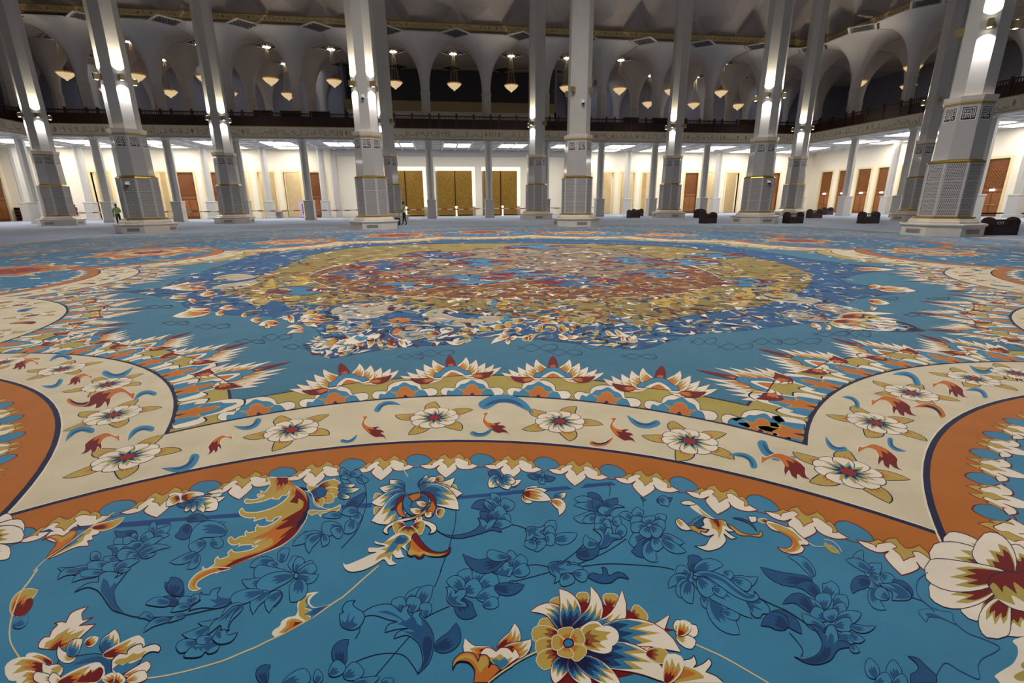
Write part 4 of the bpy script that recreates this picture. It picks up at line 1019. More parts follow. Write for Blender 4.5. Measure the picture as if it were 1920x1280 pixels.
#DATA
# --- the near field: every spray and blossom traced at its place on the floor
# T = tile origin, C = new motif (name), p/r = pointed/round petal (scheme x0 y0 x1 y1 width bend), f = filled shape (fill outline width points), s = line (colour width points)
TRACE = """
C woven_stripe
T 0 860
f s - 0 768,812! 840,765! 1920,672! 1920,737!
f s - 0 400,838! 560,790! 615,822!
T 320 860
f s - 0 0,672! 780,614! 800,657! 0,708!
T 640 860
f s - 0 0,526! 340,498! 340,548! 0,568!
f s - 0 1300,424! 1920,366! 1920,405! 1290,458!
T 960 860
f s - 0 0,362! 622,310! 682,345! 0,402!
f s - 0 768,332! 832,286! 1120,264! 1168,296!
C cream_blossom
T 0 860
r F -220,860 130,640 170 .1
r F -220,1040 125,1060 190 0
r F -220,860 280,740 210 .05
r F -240,900 275,860 210 -.05
C golden_leaf
f o r 7 510,1140! 560,1060 620,985 632,930 560,893 470,926! 530,885 605,862 650,858 710,872 760,840 820,806 862,822 840,880 760,960 620,1050!
f g - 0 560,880! 640,870 710,890 780,840 840,830 800,880! 720,920 680,950! 650,900!
f w r 7 540,1135! 640,1050 780,940 900,850 1000,785 1060,790 1122,806 1105,850 1040,872 1050,910 985,930 1000,960 985,985 900,990 800,1020 660,1085
f g - 0 560,1120! 760,960 960,810 1040,800 1000,850! 960,870 930,930! 860,970 700,1050
f e - 0 560,1120! 740,980 900,860 960,850! 860,920 900,920! 800,980 680,1040
f n - 0 545,1130! 700,1000 840,905! 760,990 640,1070!
p o 1030,782 1400,660 90 .12
s y 8 1292,605 1100,720 900,860 700,1010 500,1150 375,1275
C blue_spray
p b 1720,845 1745,705 90 -.1
p b 1725,850 1925,745 90 .15
p b 1730,860 1915,850 60 .1
p d 1545,830 1290,815 120 -.3
r b 1580,905 1720,845 110 .1
r b 1550,900 1480,860 90 0
r b 1540,930 1280,930 120 -.1
r b 1560,960 1380,930 110 .1
f m n 8 1210,992! 1290,975 1370,965 1430,970 1500,935 1570,930 1642,942! 1560,985 1480,1050 1360,1080 1270,1090 1275,1040
f d - 0 1240,1000! 1320,1000 1330,1050! 1400,985 1480,1000! 1520,960 1600,945! 1500,1030 1380,1075 1290,1080
r b 1560,1075 1320,1110 130 .1
r b 1580,1085 1440,1150 110 .1
r b 1310,1105 1160,1150 110 -.2
p b 1545,1075 1840,890 90 -.12
p b 1560,1095 1920,1000 80 -.15
p b 1580,1110 1760,1060 50 .1
p b 1090,1150 1025,1062 130 .2
p b 1080,1205 650,1235 100 -.15
r b 1250,1190 980,1220 110 0
r b 1430,1185 1150,1265 120 .05
p b 1290,1270 1575,1148 100 -.1
T 0 1067
p b 900,35 650,125 80 .25
p b 1110,70 815,155 90 .2
r b 1200,40 900,60 90 0
p b 1330,30 1470,0 60 0
f m n 8 840,265! 950,185 1040,155 1110,150 1120,80 1200,35 1290,40 1330,60 1290,110! 1350,80 1440,28! 1370,120 1310,200 1285,280 1310,400 1390,502! 1280,470 1210,390 1150,300 1090,240 980,212
f d - 0 1165,108! 1200,130 1225,160! 1240,220! 1290,160 1310,180! 1285,290 1300,390 1370,500! 1270,450 1190,330 1135,240
s n 9 1380,500 1470,530 1570,547 1750,548 1925,545
p b 1925,575 1620,720 80 .2
p b 1720,580 1570,560 80 .4
p q 150,645 312,512 100 .25
p b 1925,390 1640,400 110 .1
p d 1930,280 1920,100 200 .4
C red_bud
p o 160,540 432,240 190 -.22
f r - 0 165,540! 200,450 260,430! 300,350 360,330 378,380 340,460 270,520
s y 17 425,0 330,140 240,260 180,400 130,560 110,700 120,820 170,920 240,1025
C great_blossom
f w r 9 560,905! 440,890 450,820 500,772 560,765! 590,690 650,630 612,612! 690,596 742,606! 800,500 900,450 1000,425! 925,500 935,580! 1050,545! 960,600 890,640! 1080,622! 1000,690 900,780 800,850
f g - 0 500,890! 520,830 600,790 640,750 720,700 790,660! 760,720 860,680! 790,740 960,680! 860,790 760,860
f o - 0 540,900! 600,830 680,770 720,740! 700,800 780,770! 720,830 840,800! 760,870 650,905
f r - 0 560,910! 620,850 700,800! 690,850 760,830 690,880 620,915
r h 600,1060 280,1010 170 0
r h 560,1120 60,1190 260 .12
r h 500,1230 190,1290 200 .1
f e n 10 650,1050! 720,1000 850,985 1000,962 1120,960 1220,1000 1262,1080 1250,1200 1150,1290 700,1290!
f d - 0 820,1085! 900,1040 1050,990 1180,1000 1250,1080 1240,1190 1180,1200! 1170,1090 1080,1050 930,1070
p k 860,990 660,870 130 -.45
p u 800,1000 935,790 150 -.2
p h 960,860 1110,770 110 0
p u 1130,910 1300,678 200 .25
r h 1150,980 1620,790 200 .1
f w n 10 1260,1040! 1290,1000 1340,960 1390,958 1430,965! 1450,910 1540,855 1600,850 1610,890! 1680,860 1760,850 1810,890 1790,940! 1700,935 1620,980 1570,1060 1450,1150 1340,1190 1265,1160
f g - 0 1280,1060! 1330,1020 1390,1010! 1430,1000 1500,950! 1560,960 1650,920! 1590,1000 1500,1040! 1450,1060 1420,1060! 1380,1080 1340,1090!
f e - 0 1265,1130! 1330,1080 1380,1090! 1430,1060 1460,1070! 1520,1050 1590,1010! 1560,1070 1450,1150 1340,1190
r w 1390,1210 1690,1060 120 .1
r w 1420,1270 1660,1185 130 0
p k 700,1090 480,1060 170 -.6
r k 640,1240 380,1200 130 -.1
r k 700,1290 560,1210 130 0
r h 640,1290 1175,1110 240 .08
f r - 0 860,1278! 940,1190! 960,1210 1030,1130! 1040,1170 1120,1110 1165,1140 1150,1210 1080,1278
r h 1260,1290 1210,1190 160 0
r h 1300,1290 1380,1200 140 0
C cord
s y 15 1650,1232 1780,1215 1925,1190
T 320 1067
s y 15 0,1190 200,1145 400,1090 600,1030 800,945 960,880 1100,810 1260,735 1450,630 1640,520 1800,405 1925,325
T 640 1067
s y 15 0,332 130,220 240,120 385,-5
T 640 860
s y 11 330,1280 420,1205
s y 10 688,105 750,208
C cord_bud
T 320 1067
f w - 0 1180,772! 1140,735 1160,690 1230,640 1250,590 1320,545 1400,528 1430,470 1425,400 1460,330 1540,275 1670,257! 1600,310 1565,360 1580,405 1640,432 1815,392! 1700,480 1500,600 1300,715
f g - 0 1215,720! 1290,650 1310,590 1370,560 1440,570 1495,595! 1380,660 1280,720
f o - 0 1258,715! 1330,650 1350,600 1420,580! 1400,610 1490,598! 1400,655 1330,690
f r - 0 1375,650! 1400,600! 1420,600 1492,598!
f g - 0 1445,530! 1440,470 1440,400 1490,330 1560,290 1600,285! 1530,330 1510,370 1550,430! 1500,440 1570,465! 1530,520 1590,555! 1520,580
f e - 0 1560,310! 1540,360 1560,410 1620,440 1790,402! 1660,500 1580,560! 1570,530 1500,515! 1590,460! 1490,430! 1540,420 1510,360
f d - 0 1620,450! 1780,405! 1640,500! 1600,520! 1560,510!
C flame_plume
T 320 860
f g w 8 1090,222! 1140,210 1195,215 1315,212! 1325,250 1380,300 1440,330 1520,400 1560,520 1540,640 1480,760 1390,870 1240,985 1040,1065 840,1145 640,1230 520,1290! 400,1290! 365,1265 360,1200! 375,1235 420,1240 500,1185! 500,1140 535,1100! 545,1130 600,1120 660,1092! 645,1060 690,1020! 710,1050 800,1050 920,1020 990,975! 915,995! 940,950 1050,895! 920,965 800,975 750,1003! 780,960 700,975 650,940 655,895 690,880! 720,912 780,880 850,870! 835,840 855,810! 880,835 960,815! 955,780 980,742! 1000,765 1080,760 1180,710 1250,650! 1175,668 1150,705! 1080,700 1070,665 930,708! 950,665 880,670 790,640 775,590 808,555! 840,600 940,608 1080,580 1220,520 1320,430 1340,340! 1310,410 1260,410! 1230,440 1225,455! 1150,455 1150,440 1020,485 860,505 830,480 850,452! 930,465 1030,430 1075,400! 985,430 975,400! 1020,400 1010,360! 1060,375 1110,320 1120,270
f o - 0 1170,250! 1190,300 1190,380! 1230,340 1250,360! 1290,300 1330,300! 1400,330 1430,420 1400,500! 1300,580 1180,640 1000,660! 1120,600 1280,500! 1350,420 1370,330! 1460,440 1490,540 1440,610 1280,690 1150,780! 1080,830 880,920! 1000,900 1100,880! 1060,930 1130,890! 1150,960 1000,1040 780,1100! 900,1080! 760,1130 620,1150! 700,1160 560,1210 440,1240! 560,1240 500,1290! 700,1210 1000,1080 1240,980 1390,870 1490,740 1550,600 1560,500 1500,380 1400,310 1330,240 1320,212! 1195,215!
f r - 0 1190,213! 1312,213! 1320,270 1280,300! 1270,270 1240,330! 1230,290 1190,310! 1210,260!
f r - 0 1410,340! 1500,420 1550,540 1500,690 1390,860 1220,985 960,1090 700,1200 520,1290! 640,1200! 760,1130 1000,1060! 1160,980 1310,850! 1220,900 1380,760! 1180,800 1330,690! 1250,700 1420,600! 1480,560 1500,490 1440,450! 1430,510! 1340,490! 1400,420!
f n - 0 1440,322! 1520,330 1590,400 1615,490! 1570,540 1520,680 1440,780 1400,800! 1430,720! 1500,640! 1480,620! 1540,560 1535,440 1500,370
f m - 0 1500,360! 1560,380 1610,480 1590,560! 1560,580! 1560,470 1530,400
f g w 7 1535,300! 1620,310 1720,290 1850,228! 1840,280 1740,330 1650,365 1550,362!
r g 1650,330 1910,300 110 -.1
r g 1660,400 1895,385 120 -.05
r g 1640,430 1840,445 120 .05
r g 1610,450 1725,500 120 .1
r d 1560,400 1745,350 120 .1
s w 7 1510,365 1580,390 1620,480 1700,550 1800,570 1910,520
f g w 7 1540,605! 1590,580 1680,590 1780,580 1915,522! 1890,585 1800,605 1700,620 1690,660! 1650,615 1590,640
T 320 1067
f g w 8 360,20! 290,60 220,140 205,210 240,245 290,245 340,222! 300,210 290,170 340,120 480,50 680,-2 500,-20!
f o - 0 400,30! 300,90 245,170 270,215! 290,150 360,90 520,30 680,0 560,-10!
f r - 0 560,20! 680,-2 520,-10!
C small_blossom
T 320 860
p m 120,440 385,388 140 .1
p d 250,470 60,520 70 -.2
p u 210,480 590,385 100 .1
p u 230,490 622,425 90 .1
r u 210,500 540,520 170 0
p u 240,490 375,615 110 -.25
p u 220,500 250,608 90 -.25
p u 210,500 155,598 70 -.2
p m 100,440 -50,540 110 .1
C blue_spray
p d 190,735 45,872 140 -.4
p d 180,700 432,700 90 -.2
p b 370,755 612,712 80 .15
s n 7 375,755 410,785 440,820
r b 450,960 570,900 140 .2
r b 400,950 220,1030 150 .1
p b 640,840 208,968 190 .35
p b 295,1060 -10,1170 100 -.1
p b 310,1075 185,1245 100 -.2
r b 1925,770 1700,800 170 0
r b 1925,780 1830,870 150 0
p b 1925,645 1710,660 80 .1
p b 1700,840 1500,828 90 -.2
p b 1700,850 1368,985 120 .1
p b 1690,870 1562,1072 120 .35
p b 1720,860 1705,992 100 -.3
C blue_blossom
T 320 1067
p b 1250,-75 1340,-228 120 -.25
p b 1160,-85 888,-22 120 .1
r b 1200,-60 1090,-10 120 0
p b 1395,40 1378,-148 200 .25
r b 1400,40 1470,-130 110 0
p b 1425,50 1600,-98 120 .1
r b 1430,70 1640,-30 120 0
r b 1380,60 940,10 210 -.15
p b 1430,80 1665,62 120 .25
r b 1450,140 1520,200 80 0
p b 1060,130 800,125 130 -.25
p b 1440,110 1350,375 210 -.2
r b 1400,75 975,245 190 .1
p d 1250,260 1170,430 120 .2
p b 1250,270 1110,500 140 .3
p b 1120,270 930,515 130 .3
r b 1050,260 680,375 160 .05
f m n 8 1385,80! 1400,52 1430,55 1442,85 1420,108 1395,105
f m n 8 205,478! 250,420 340,360 310,340 350,260! 360,290 440,295! 470,240 570,208! 530,270 545,325 680,345! 650,400 540,445 380,440 270,455
f d - 0 430,340! 500,350 530,320! 670,350 640,395 540,430 460,430! 520,400!
r b 290,370 90,390 120 .1
p b 230,360 320,275 90 .2
p d 80,390 -100,330 110 0
p b 230,420 5,490 80 .1
p d 160,260 -60,150 130 -.2
s n 8 680,375 600,430 450,460 300,495 180,520 0,545
p b 170,525 -20,610 60 .1
p b 820,415 640,700 150 .35
p b 640,560 310,610 90 -.15
f m n 8 790,420! 700,430 580,540 480,600 400,720 400,760! 480,700 560,640 580,690 665,690! 650,650 690,540 740,470
f d - 0 780,425! 700,450 600,540 530,610! 620,560 610,600! 690,500!
p b 430,660 128,735 120 -.2
r b 480,790 300,850 120 .1
f m n 8 470,790! 540,680 560,700 620,690 650,750 760,715! 700,810 600,850 520,840
f d - 0 500,720! 560,710 570,780 530,780
r b 300,830 75,920 140 .1
f m n 8 290,850! 380,860 460,800! 500,850 550,870 520,930 440,960 390,935! 340,990 210,1005 150,985 210,905!
f d - 0 230,870! 300,880 380,870! 460,830 530,870! 460,900 420,940! 370,900 350,940! 310,900 290,930!
C blue_leaf
T 640 1067
r b 740,480 560,385 160 -.1
p b 720,370 880,198 160 .2
p b 890,400 1030,190 170 -.15
r b 690,500 620,325 170 0
r b 790,500 830,312 170 0
r b 950,550 950,380 140 0
p d 1040,890 1292,605 200 .35
f m n 9 860,1175! 915,1060 880,860 770,760 690,755 590,790! 640,710 770,668! 640,680 490,716! 530,630 640,596! 520,570 400,530 290,530 182,580! 260,480 400,412 560,402 670,490! 700,430 770,405! 745,480 790,545! 820,490 910,465! 880,530 960,600 1030,730 1040,870 990,1050 870,1178
f d - 0 395,485! 520,475 620,520 720,590! 800,540 830,560! 860,620 915,645! 900,560 960,610 1025,740 1030,880 975,1060 868,1165! 925,1040 885,850 790,755 690,700! 830,712! 700,640! 620,620! 690,590 560,520
f D - 0 940,760! 1010,780 1020,900 960,1060 880,1160! 930,1020 910,880
s n 8 860,1175 770,1040 690,970 560,950 400,965 250,1010 150,1055
s n 7 765,765 600,955 460,1120 330,1270
s n 7 930,555 1060,490 1220,420
s n 7 1045,210 1090,110 1130,0
f m n 9 -20,510! 30,490! 10,450 60,375 160,355! 130,400 180,450 245,490 260,560 200,660 100,690 0,640
f d - 0 0,570! 50,600 90,480 85,600 150,530 135,600 185,630 100,680 20,650
p d 20,1100 90,795 180,.0 -.35
s n 8 210,660 205,710 160,785
r b 20,1220 220,1090 200 .1
p b 130,1290 435,1215 110 .1
p b 450,1300 590,1240 110 .1
T 320 1067
p d 1080,1290 1130,1085 150 -.5
r b 1260,1290 1560,1170 200 .1
p b 1640,1290 1640,1130 110 .2
r b 1780,1200 1930,1050 170 .1
T 640 860
s n 7 1110,1280 1170,1120 1235,920 1280,740 1290,600 1285,485
C blue_cluster
T 640 1067
r b 1430,180 1370,8 180 0
r b 1540,170 1560,-5 170 0
r b 1540,210 1750,75 190 .05
p b 1350,245 1180,138 180 .3
r b 1370,260 1575,180 220 .05
r b 1520,330 1765,250 180 .05
r b 1590,420 1765,360 140 0
p d 1360,330 1525,525 220 .35
f m n 8 1260,425! 1190,360 1195,260 1180,208! 1240,205 1275,240 1285,280! 1320,240 1415,232! 1390,310 1340,355! 1400,385 1412,435!
f d - 0 1265,415! 1200,350 1215,290 1240,240! 1250,320 1330,300! 1290,360 1380,410!
p d 1720,210 2060,180 150 .15
T 640 860
p d 1855,1080 1365,1075 170 -.4
r b 1900,1110 1640,1060 120 -.1
C blue_cluster
r b 1860,1180 1700,1120 130 .1
r b 1860,1150 1960,1090 150 .1
f m n 8 1700,1290! 1690,1220 1662,1172! 1740,1180 1785,1225! 1830,1170 1900,1160! 1890,1210 1960,1200! 1900,1330!
f d - 0 1700,1285! 1730,1230 1780,1270! 1820,1200! 1830,1260 1900,1230! 1860,1320
T 960 860
r b -60,1150 40,1070 140 0
r b 0,1210 150,1110 150 .1
r b 0,1290 185,1220 150 .1
p b -40,1390 85,1500 150 .1
s n 7 160,1205 280,1195 410,1220
s n 7 0,1390 200,1340 420,1280
p b 440,1210 655,1160 130 .2
p b 640,1210 790,1240 100 0
f m n 8 405,1222! 430,1180 480,1160 560,1175 650,1160! 620,1205 690,1195 780,1215 790,1260 690,1290! 560,1300 540,1370 470,1410! 490,1340 430,1290
f d - 0 410,1225! 480,1170 600,1190! 520,1220 640,1260! 540,1260 550,1310! 470,1260 500,1340!
r b 590,1290 640,1430 180 0
r b 690,1290 850,1340 140 0
f d n 8 850,1340! 900,1290 1010,1310 1020,1250 1005,1225! 1060,1240 1090,1320 1180,1280 1260,1300 1315,1360! 1200,1340 1110,1400 980,1400
s n 6 560,1170 720,1050 865,900
s n 6 740,1190 1000,1080 1160,990 1290,900
s n 6 790,1215 1000,1190 1200,1187 1500,1205 1700,1225 1820,1252
s n 6 0,745 80,762 155,790
C blue_tulip
p b 460,850 495,703 150 -.45
p b 470,910 735,842 140 .12
r b 360,870 475,790 130 0
r b 350,900 485,915 150 0
r b 260,920 345,1015 170 0
r b 240,910 190,1015 150 0
f m n 8 150,800! 200,768 300,775 345,765 362,745! 370,790 310,830! 370,870 375,900! 300,905 240,880! 220,910 145,925! 165,870
f d - 0 155,800! 240,780 300,800! 260,830 330,880! 250,870 230,840! 190,880 180,840!
C blue_palm
p d 1000,560 842,390 110 .2
p b 980,570 690,455 110 .15
p b 960,580 690,525 80 .1
p d 1000,540 1190,445 130 .2
f d - 0 860,480! 940,470 1000,560 1010,640 940,620 850,560
p b 940,610 688,665 120 -.2
p b 960,660 790,710 100 0
p d 990,600 905,450 120 .1
f m n 8 1030,640! 970,600 980,550 1040,535 1090,550 1180,520 1272,550! 1180,555 1120,590 1100,640
f d - 0 1040,635! 1040,580 1060,600 1110,550 1200,540! 1130,580 1100,635
r b 1040,710 930,690 110 0
r b 1100,720 1085,650 100 0
r b 1130,730 1225,690 110 0
r b 1020,770 1110,730 130 0
p b 1050,800 930,738 110 -.2
p b 1180,870 1225,735 130 .3
f m n 8 925,1030! 980,970 1005,890 960,830 905,798! 990,800 1040,845! 1070,780 1130,800 1125,850! 1200,855 1240,902! 1140,925 1060,1000
f d - 0 930,1025! 1000,970 1030,880 1010,830! 1060,860 1080,830 1110,880 1210,890! 1120,930 1040,1000
p d 720,1062 980,940 150 .35
p b 960,960 828,857 120 -.5
s n 6 1085,290 1105,350 1090,430
C blue_blossom
p b 1460,670 1415,545 150 -.3
s n 6 1480,540 1470,460
f d n 5 1440,430! 1508,465! 1475,482!
p b 1360,690 1200,632 90 .2
p b 1600,700 1735,640 130 .1
p b 1480,880 1310,935 190 -.15
p d 1560,880 1340,1045 220 -.35
p b 1580,930 1640,1165 160 .4
r b 1600,880 1690,1010 180 .1
p b 1680,860 1940,950 110 .1
p b 1690,920 1960,1050 120 .1
r b 1540,740 1330,700 120 .05
r b 1545,735 1530,650 160 0
r b 1560,750 1725,760 140 0
r b 1530,760 1335,785 120 0
r b 1540,765 1480,885 150 0
r b 1560,765 1680,860 140 .05
f m n 8 1510,750! 1530,732 1565,735 1582,755 1560,775 1525,772
C blue_sprig
p d 330,205 170,182 70 -.1
p d 330,215 492,220 70 .1
p b 335,210 370,285 80 .3
p b 320,205 358,155 50 .1
p d 1625,462 1805,440 80 .2
p b 1640,470 1760,540 110 -.3
C small_blossom
p m 120,390 285,305 110 .15
p m 120,390 395,355 100 0
p m 125,400 225,500 100 .1
p m 120,390 440,468 140 -.05
p u 470,430 610,382 80 .2
p x 420,480 560,500 40 0
p w 440,480 530,645 120 -.55
p d 0,300 60,290 60 0
p w -40,290 105,238 70 .1
p k 1850,680 2020,800 90 .15
T 640 860
p d 1780,240 1650,152 110 .1
p u 1790,220 1660,330 140 .1
p u 1800,220 1770,300 100 0
p u 1800,220 1885,352 150 -.1
p u 1810,220 1960,270 120 0
C blue_sprig
f m n 7 -20,200! 40,230 100,260 95,280 20,280
r b 120,190 0,180 110 0
r b 60,170 -20,130 90 0
r b 100,180 225,160 90 0
p b 180,210 310,240 90 .2
p u -40,310 165,292 60 .1
p u -40,350 212,338 70 .1
p u -40,400 105,435 70 .1
p d 60,530 275,375 100 .15
s n 7 240,250 275,340 285,480 260,600 215,730 150,850 0,1010
p b 190,600 160,755 130 .1
p b 190,600 0,620 120 .1
p b 130,690 30,840 140 -.2
C golden_blossom
r g 470,450 365,440 110 0
r g 480,590 365,590 100 0
r g 640,680 570,690 80 0
r g 1220,480 1300,475 110 0
r g 1070,590 1150,625 110 0
r g 1210,350 1300,335 90 0
r g 1060,240 1145,235 80 0
p u 720,310 545,238 120 -.2
p u 720,330 425,330 120 -.1
p u 720,360 335,500 170 -.1
p u 730,380 335,705 260 -.2
p u 860,300 960,185 90 .3
p u 870,300 1070,210 110 .1
p u 880,310 1280,215 140 .25
p u 890,330 1365,395 190 .05
p u 900,370 1325,580 240 -.15
f e n 8 720,420! 790,400 880,390 970,430 970,520 900,590 800,645 720,590 690,500
f d - 0 740,450! 800,490 790,560 760,530! 880,420 960,440 950,500 880,480
f o n 8 750,430! 810,400 890,395 880,450 800,487!
f r n 8 890,372! 980,385 1050,440 1070,540 1040,620 1020,660! 970,600 940,640! 940,600 1010,510 980,430
f o - 0 960,600! 1000,540 1020,480! 1060,560 1020,640! 990,590
f r n 8 725,412! 640,450 610,530 550,588! 620,570 690,470
f o n 8 690,480! 640,520 620,580 660,650 740,668! 690,590
f w n 8 960,570! 900,610 800,660 650,690 520,750 470,815 500,850 530,856! 530,790 640,730 800,690 930,630
f g - 0 950,580! 860,640 760,680! 820,680 920,630
f w n 8 800,710! 860,690 960,705 1050,745 1075,790 1050,835 980,856! 1010,815 975,765 900,735
p w 960,520 838,490 70 -.1
p w 900,600 770,570 80 -.1
p w 970,600 1015,660 90 .2
p w 870,650 912,715 80 .2
r g 730,760 590,810 170 0
r g 800,760 930,800 170 0
r g 760,760 750,885 220 0
f e - 0 690,745! 760,725 830,740! 760,775
f r n 8 800,872! 845,845 900,930 1000,1030 1100,1060 1190,1040 1232,998! 1225,1050 1170,1100 1050,1110 960,1090 930,1070! 925,1110 870,1130 830,1100 820,1080! 800,1110 740,1080 770,990
f o - 0 790,900! 850,980 950,1055 1100,1080 1200,1060! 1100,1100 980,1085 900,1060 860,1100 800,1080 760,1070!
f g - 0 770,1010! 820,1040 870,1060 930,1050 1050,1090 1180,1075! 1100,1105 980,1100 920,1080 880,1110 850,1080 790,1095 750,1075
f w - 0 20,1180! 60,1200 150,1170 320,1092 400,1060 320,1060 300,1030 318,1008! 420,1010 500,990 390,965 378,935! 470,960 560,890 660,845 770,880 780,930 720,1000 760,1060! 690,1010 660,1000 690,1085 712,1115! 620,1125 580,1080 570,1150 620,1190! 540,1205 480,1140 380,1200 250,1260 110,1280 40,1240
f g - 0 380,1160! 420,1100 500,1050 440,1030! 540,990 470,960! 580,910 680,860 760,890 760,950 680,1000 640,1060! 600,1040 540,1150! 500,1110
f e - 0 490,1080! 540,1000 600,920 680,865 750,900 720,960 650,970 600,1040 540,1060!
f d - 0 600,960! 640,880 690,900! 740,910 690,970!
C blue_tail
p b 1780,490 1690,385 110 -.1
p b 1760,570 1590,462 100 .1
r b 1830,590 1900,465 170 0
p d 1690,590 1460,555 130 .3
p b 1700,580 1600,470 60 0
p d 1690,680 1560,600 110 -.1
r b 1700,660 1850,590 200 .05
r b 1790,680 1905,690 130 0
p b 1690,770 1925,740 110 -.1
f d n 8 1072,808! 1140,850 1250,865 1400,845 1520,790 1560,730 1535,668! 1600,680 1640,722! 1680,680 1760,680 1720,740 1700,780! 1780,785 1805,832! 1690,810 1560,850 1400,890 1300,900 1180,875
f m - 0 1560,690! 1610,700 1640,740! 1690,700 1740,690! 1690,760 1620,800 1650,740! 1590,770!
C golden_blossom
T 1280 860
f g r 7 -20,750! 60,760 130,755 180,790 290,795! 260,825 190,845 130,815 0,790
p d 280,660 120,740 110 -.3
s r 6 0,740 80,730 130,680 200,650
f w - 0 75,540! 150,518 220,580 300,640 365,685! 270,660 170,612
f g - 0 150,530! 220,600 330,670! 230,640!
f w n 7 -20,490! 60,470 150,510 90,528 0,518
f g r 7 500,735! 560,760 640,820 720,850 850,855 870,808! 900,850 860,885 760,870 680,870 600,840
p d 560,670 840,830 26 -.2
f w n 8 130,985! 210,985 265,965 300,900 355,855! 280,875 215,850 200,815! 260,835 300,800! 240,790 188,768! 240,750 225,700 260,665 330,685 420,690 480,705 510,770 592,820! 520,825 475,800! 530,850 605,895! 540,905 460,845! 490,920 440,990 370,1025 270,1040
f g - 0 290,690! 360,690 460,700 490,770! 450,760 440,820 405,905! 390,820 330,780 320,740!
f o - 0 310,690! 400,690 440,720 420,790 395,805! 380,760 320,730!
f r - 0 330,690! 395,692 415,760 395,775! 370,730!
f w n 7 728,650! 780,652 825,655 830,705 790,722 765,718!
p g 950,710 845,690 50 0
f w r 8 935,735! 960,700 1060,730 1160,765 1230,780 1290,840 1350,890 1415,940 1405,975 1330,975 1365,1010 1335,1060 1240,1078 1130,1050 1060,995! 1170,1015 1230,970 1210,900 1120,840 1000,800
f g - 0 940,725! 1050,740 1180,790 1260,840 1350,930! 1300,930 1330,990! 1290,1040 1180,1060 1080,1010! 1200,1020 1240,960 1200,880 1090,820
f o - 0 940,735! 1060,800 1190,850 1280,920 1300,980! 1240,1040 1140,1040! 1220,1010 1240,950 1200,890 1090,825
s w 6 1420,950 1480,985 1560,992 1660,980 1740,1040 1765,1080
p x 1590,945 1780,1070 50 .15
s w 5 1590,915 1680,930 1750,990 1790,1050
C blue_blossom
T 1280 1067
p d 110,40 55,-145 180 .45
p b 130,30 455,-40 160 -.15
r b 90,70 -80,10 150 0
r b 80,90 -100,110 110 0
p b 60,120 -160,220 130 .3
p b 70,130 -30,330 150 .2
p b 80,140 110,395 160 .25
r b 220,300 320,420 130 .1
p b 320,330 640,740 250 .1
r b 420,480 640,540 120 0
r b 470,30 550,110 110 0
p b 550,100 845,90 150 .3
r b 560,110 765,220 130 0
f m n 8 660,365! 780,370 860,340 960,420 985,510! 900,510 870,550 800,540 740,450
f d - 0 680,370! 860,350 870,390 780,400! 900,470 790,440! 800,500!
p b 110,110 780,560 260 -.1
r b 150,90 435,180 190 .05
r b 170,100 345,290 190 .05
r b 330,220 495,290 120 0
f m n 8 110,60! 220,20 380,50 520,120 640,220 760,300 810,285 800,252! 860,320 800,370 700,360 580,310 420,200 260,90 150,85
f d - 0 150,55! 300,50 450,110 600,230 740,310 810,290! 800,330 700,330 560,240 430,140
f m n 8 105,100! 120,80 155,85 165,105 140,122
p d 990,500 1335,735 150 -.15
p d 1170,680 878,640 200 .4
s n 7 855,330 1000,400 1160,470 1290,550 1420,640
s n 7 1200,720 1310,850 1350,930 1330,990
C blue_palm
p d 1470,130 870,-25 150 -.15
p b 1480,90 1180,-140 110 .2
p b 1580,280 1665,135 230 .4
p d 1530,320 1255,200 130 .3
p b 1690,390 1835,295 210 .3
r b 1590,460 1580,270 190 0
p b 1570,480 1385,315 130 -.1
r b 1680,460 1840,440 140 0
p d 1450,490 1120,400 140 .45
r b 1620,590 1440,480 160 .1
p b 1600,680 1340,500 130 -.1
r b 1680,600 1650,455 180 0
p b 1730,560 2010,500 170 .1
r b 1700,650 1905,620 170 0
p b 1740,760 2000,770 150 .1
f d n 9 1255,990! 1340,1020 1420,1010 1520,960 1565,870 1545,770 1480,680 1410,625! 1500,640 1570,690 1595,735! 1620,650 1690,635 1740,720 1750,810! 1830,820 1960,890! 1830,890 1740,920 1660,1030 1500,1080 1360,1050
f m - 0 1600,740! 1640,650 1690,640 1735,720 1742,800! 1700,850 1690,900! 1700,780 1660,730 1610,850! 1630,760!
f D - 0 1300,1010! 1420,1020 1540,970 1600,870! 1620,900 1660,880 1640,1000 1500,1070 1380,1045
p b 1880,640 2170,645 90 .2
p b 1890,740 2050,800 100 .2
p b 1890,860 1990,935 80 .2
C blue_flower
T 1600 860
p b 60,1230 105,1030 130 -.2
p b 120,1240 310,1175 170 .35
p b 190,1270 -90,1140 110 .1
T 1600 1067
r b 330,200 130,130 130 0
r b 190,60 360,160 120 .05
r b 300,60 450,140 130 .05
p d 190,160 -10,280 160 .4
p b 220,210 365,460 130 .3
r b 400,340 240,250 150 .05
p d 655,320 430,130 130 .1
f m n 8 650,325! 640,280 560,210 480,160 380,165 285,170! 340,210 430,260! 440,300 430,355! 540,360 620,350
f d - 0 645,325! 600,260 500,190 400,170! 470,230 340,190! 420,240 500,290 460,330! 560,340
s n 7 650,322 740,350 810,380
f m s 6 1150,630! 1000,560 860,530 820,600! 730,490 780,455 880,455 910,490! 880,440 1000,480 1105,495 1120,560
f d - 0 1140,625! 1000,560 850,540 800,510! 880,500 1020,560!
s s 8 840,40 740,110 705,200 730,300 810,390 900,450 1000,480 1105,495 1130,590 1280,720 1460,790 1640,880 1570,950 1450,1010 1400,1100 1410,1240 1200,1150 1030,1060 930,1200
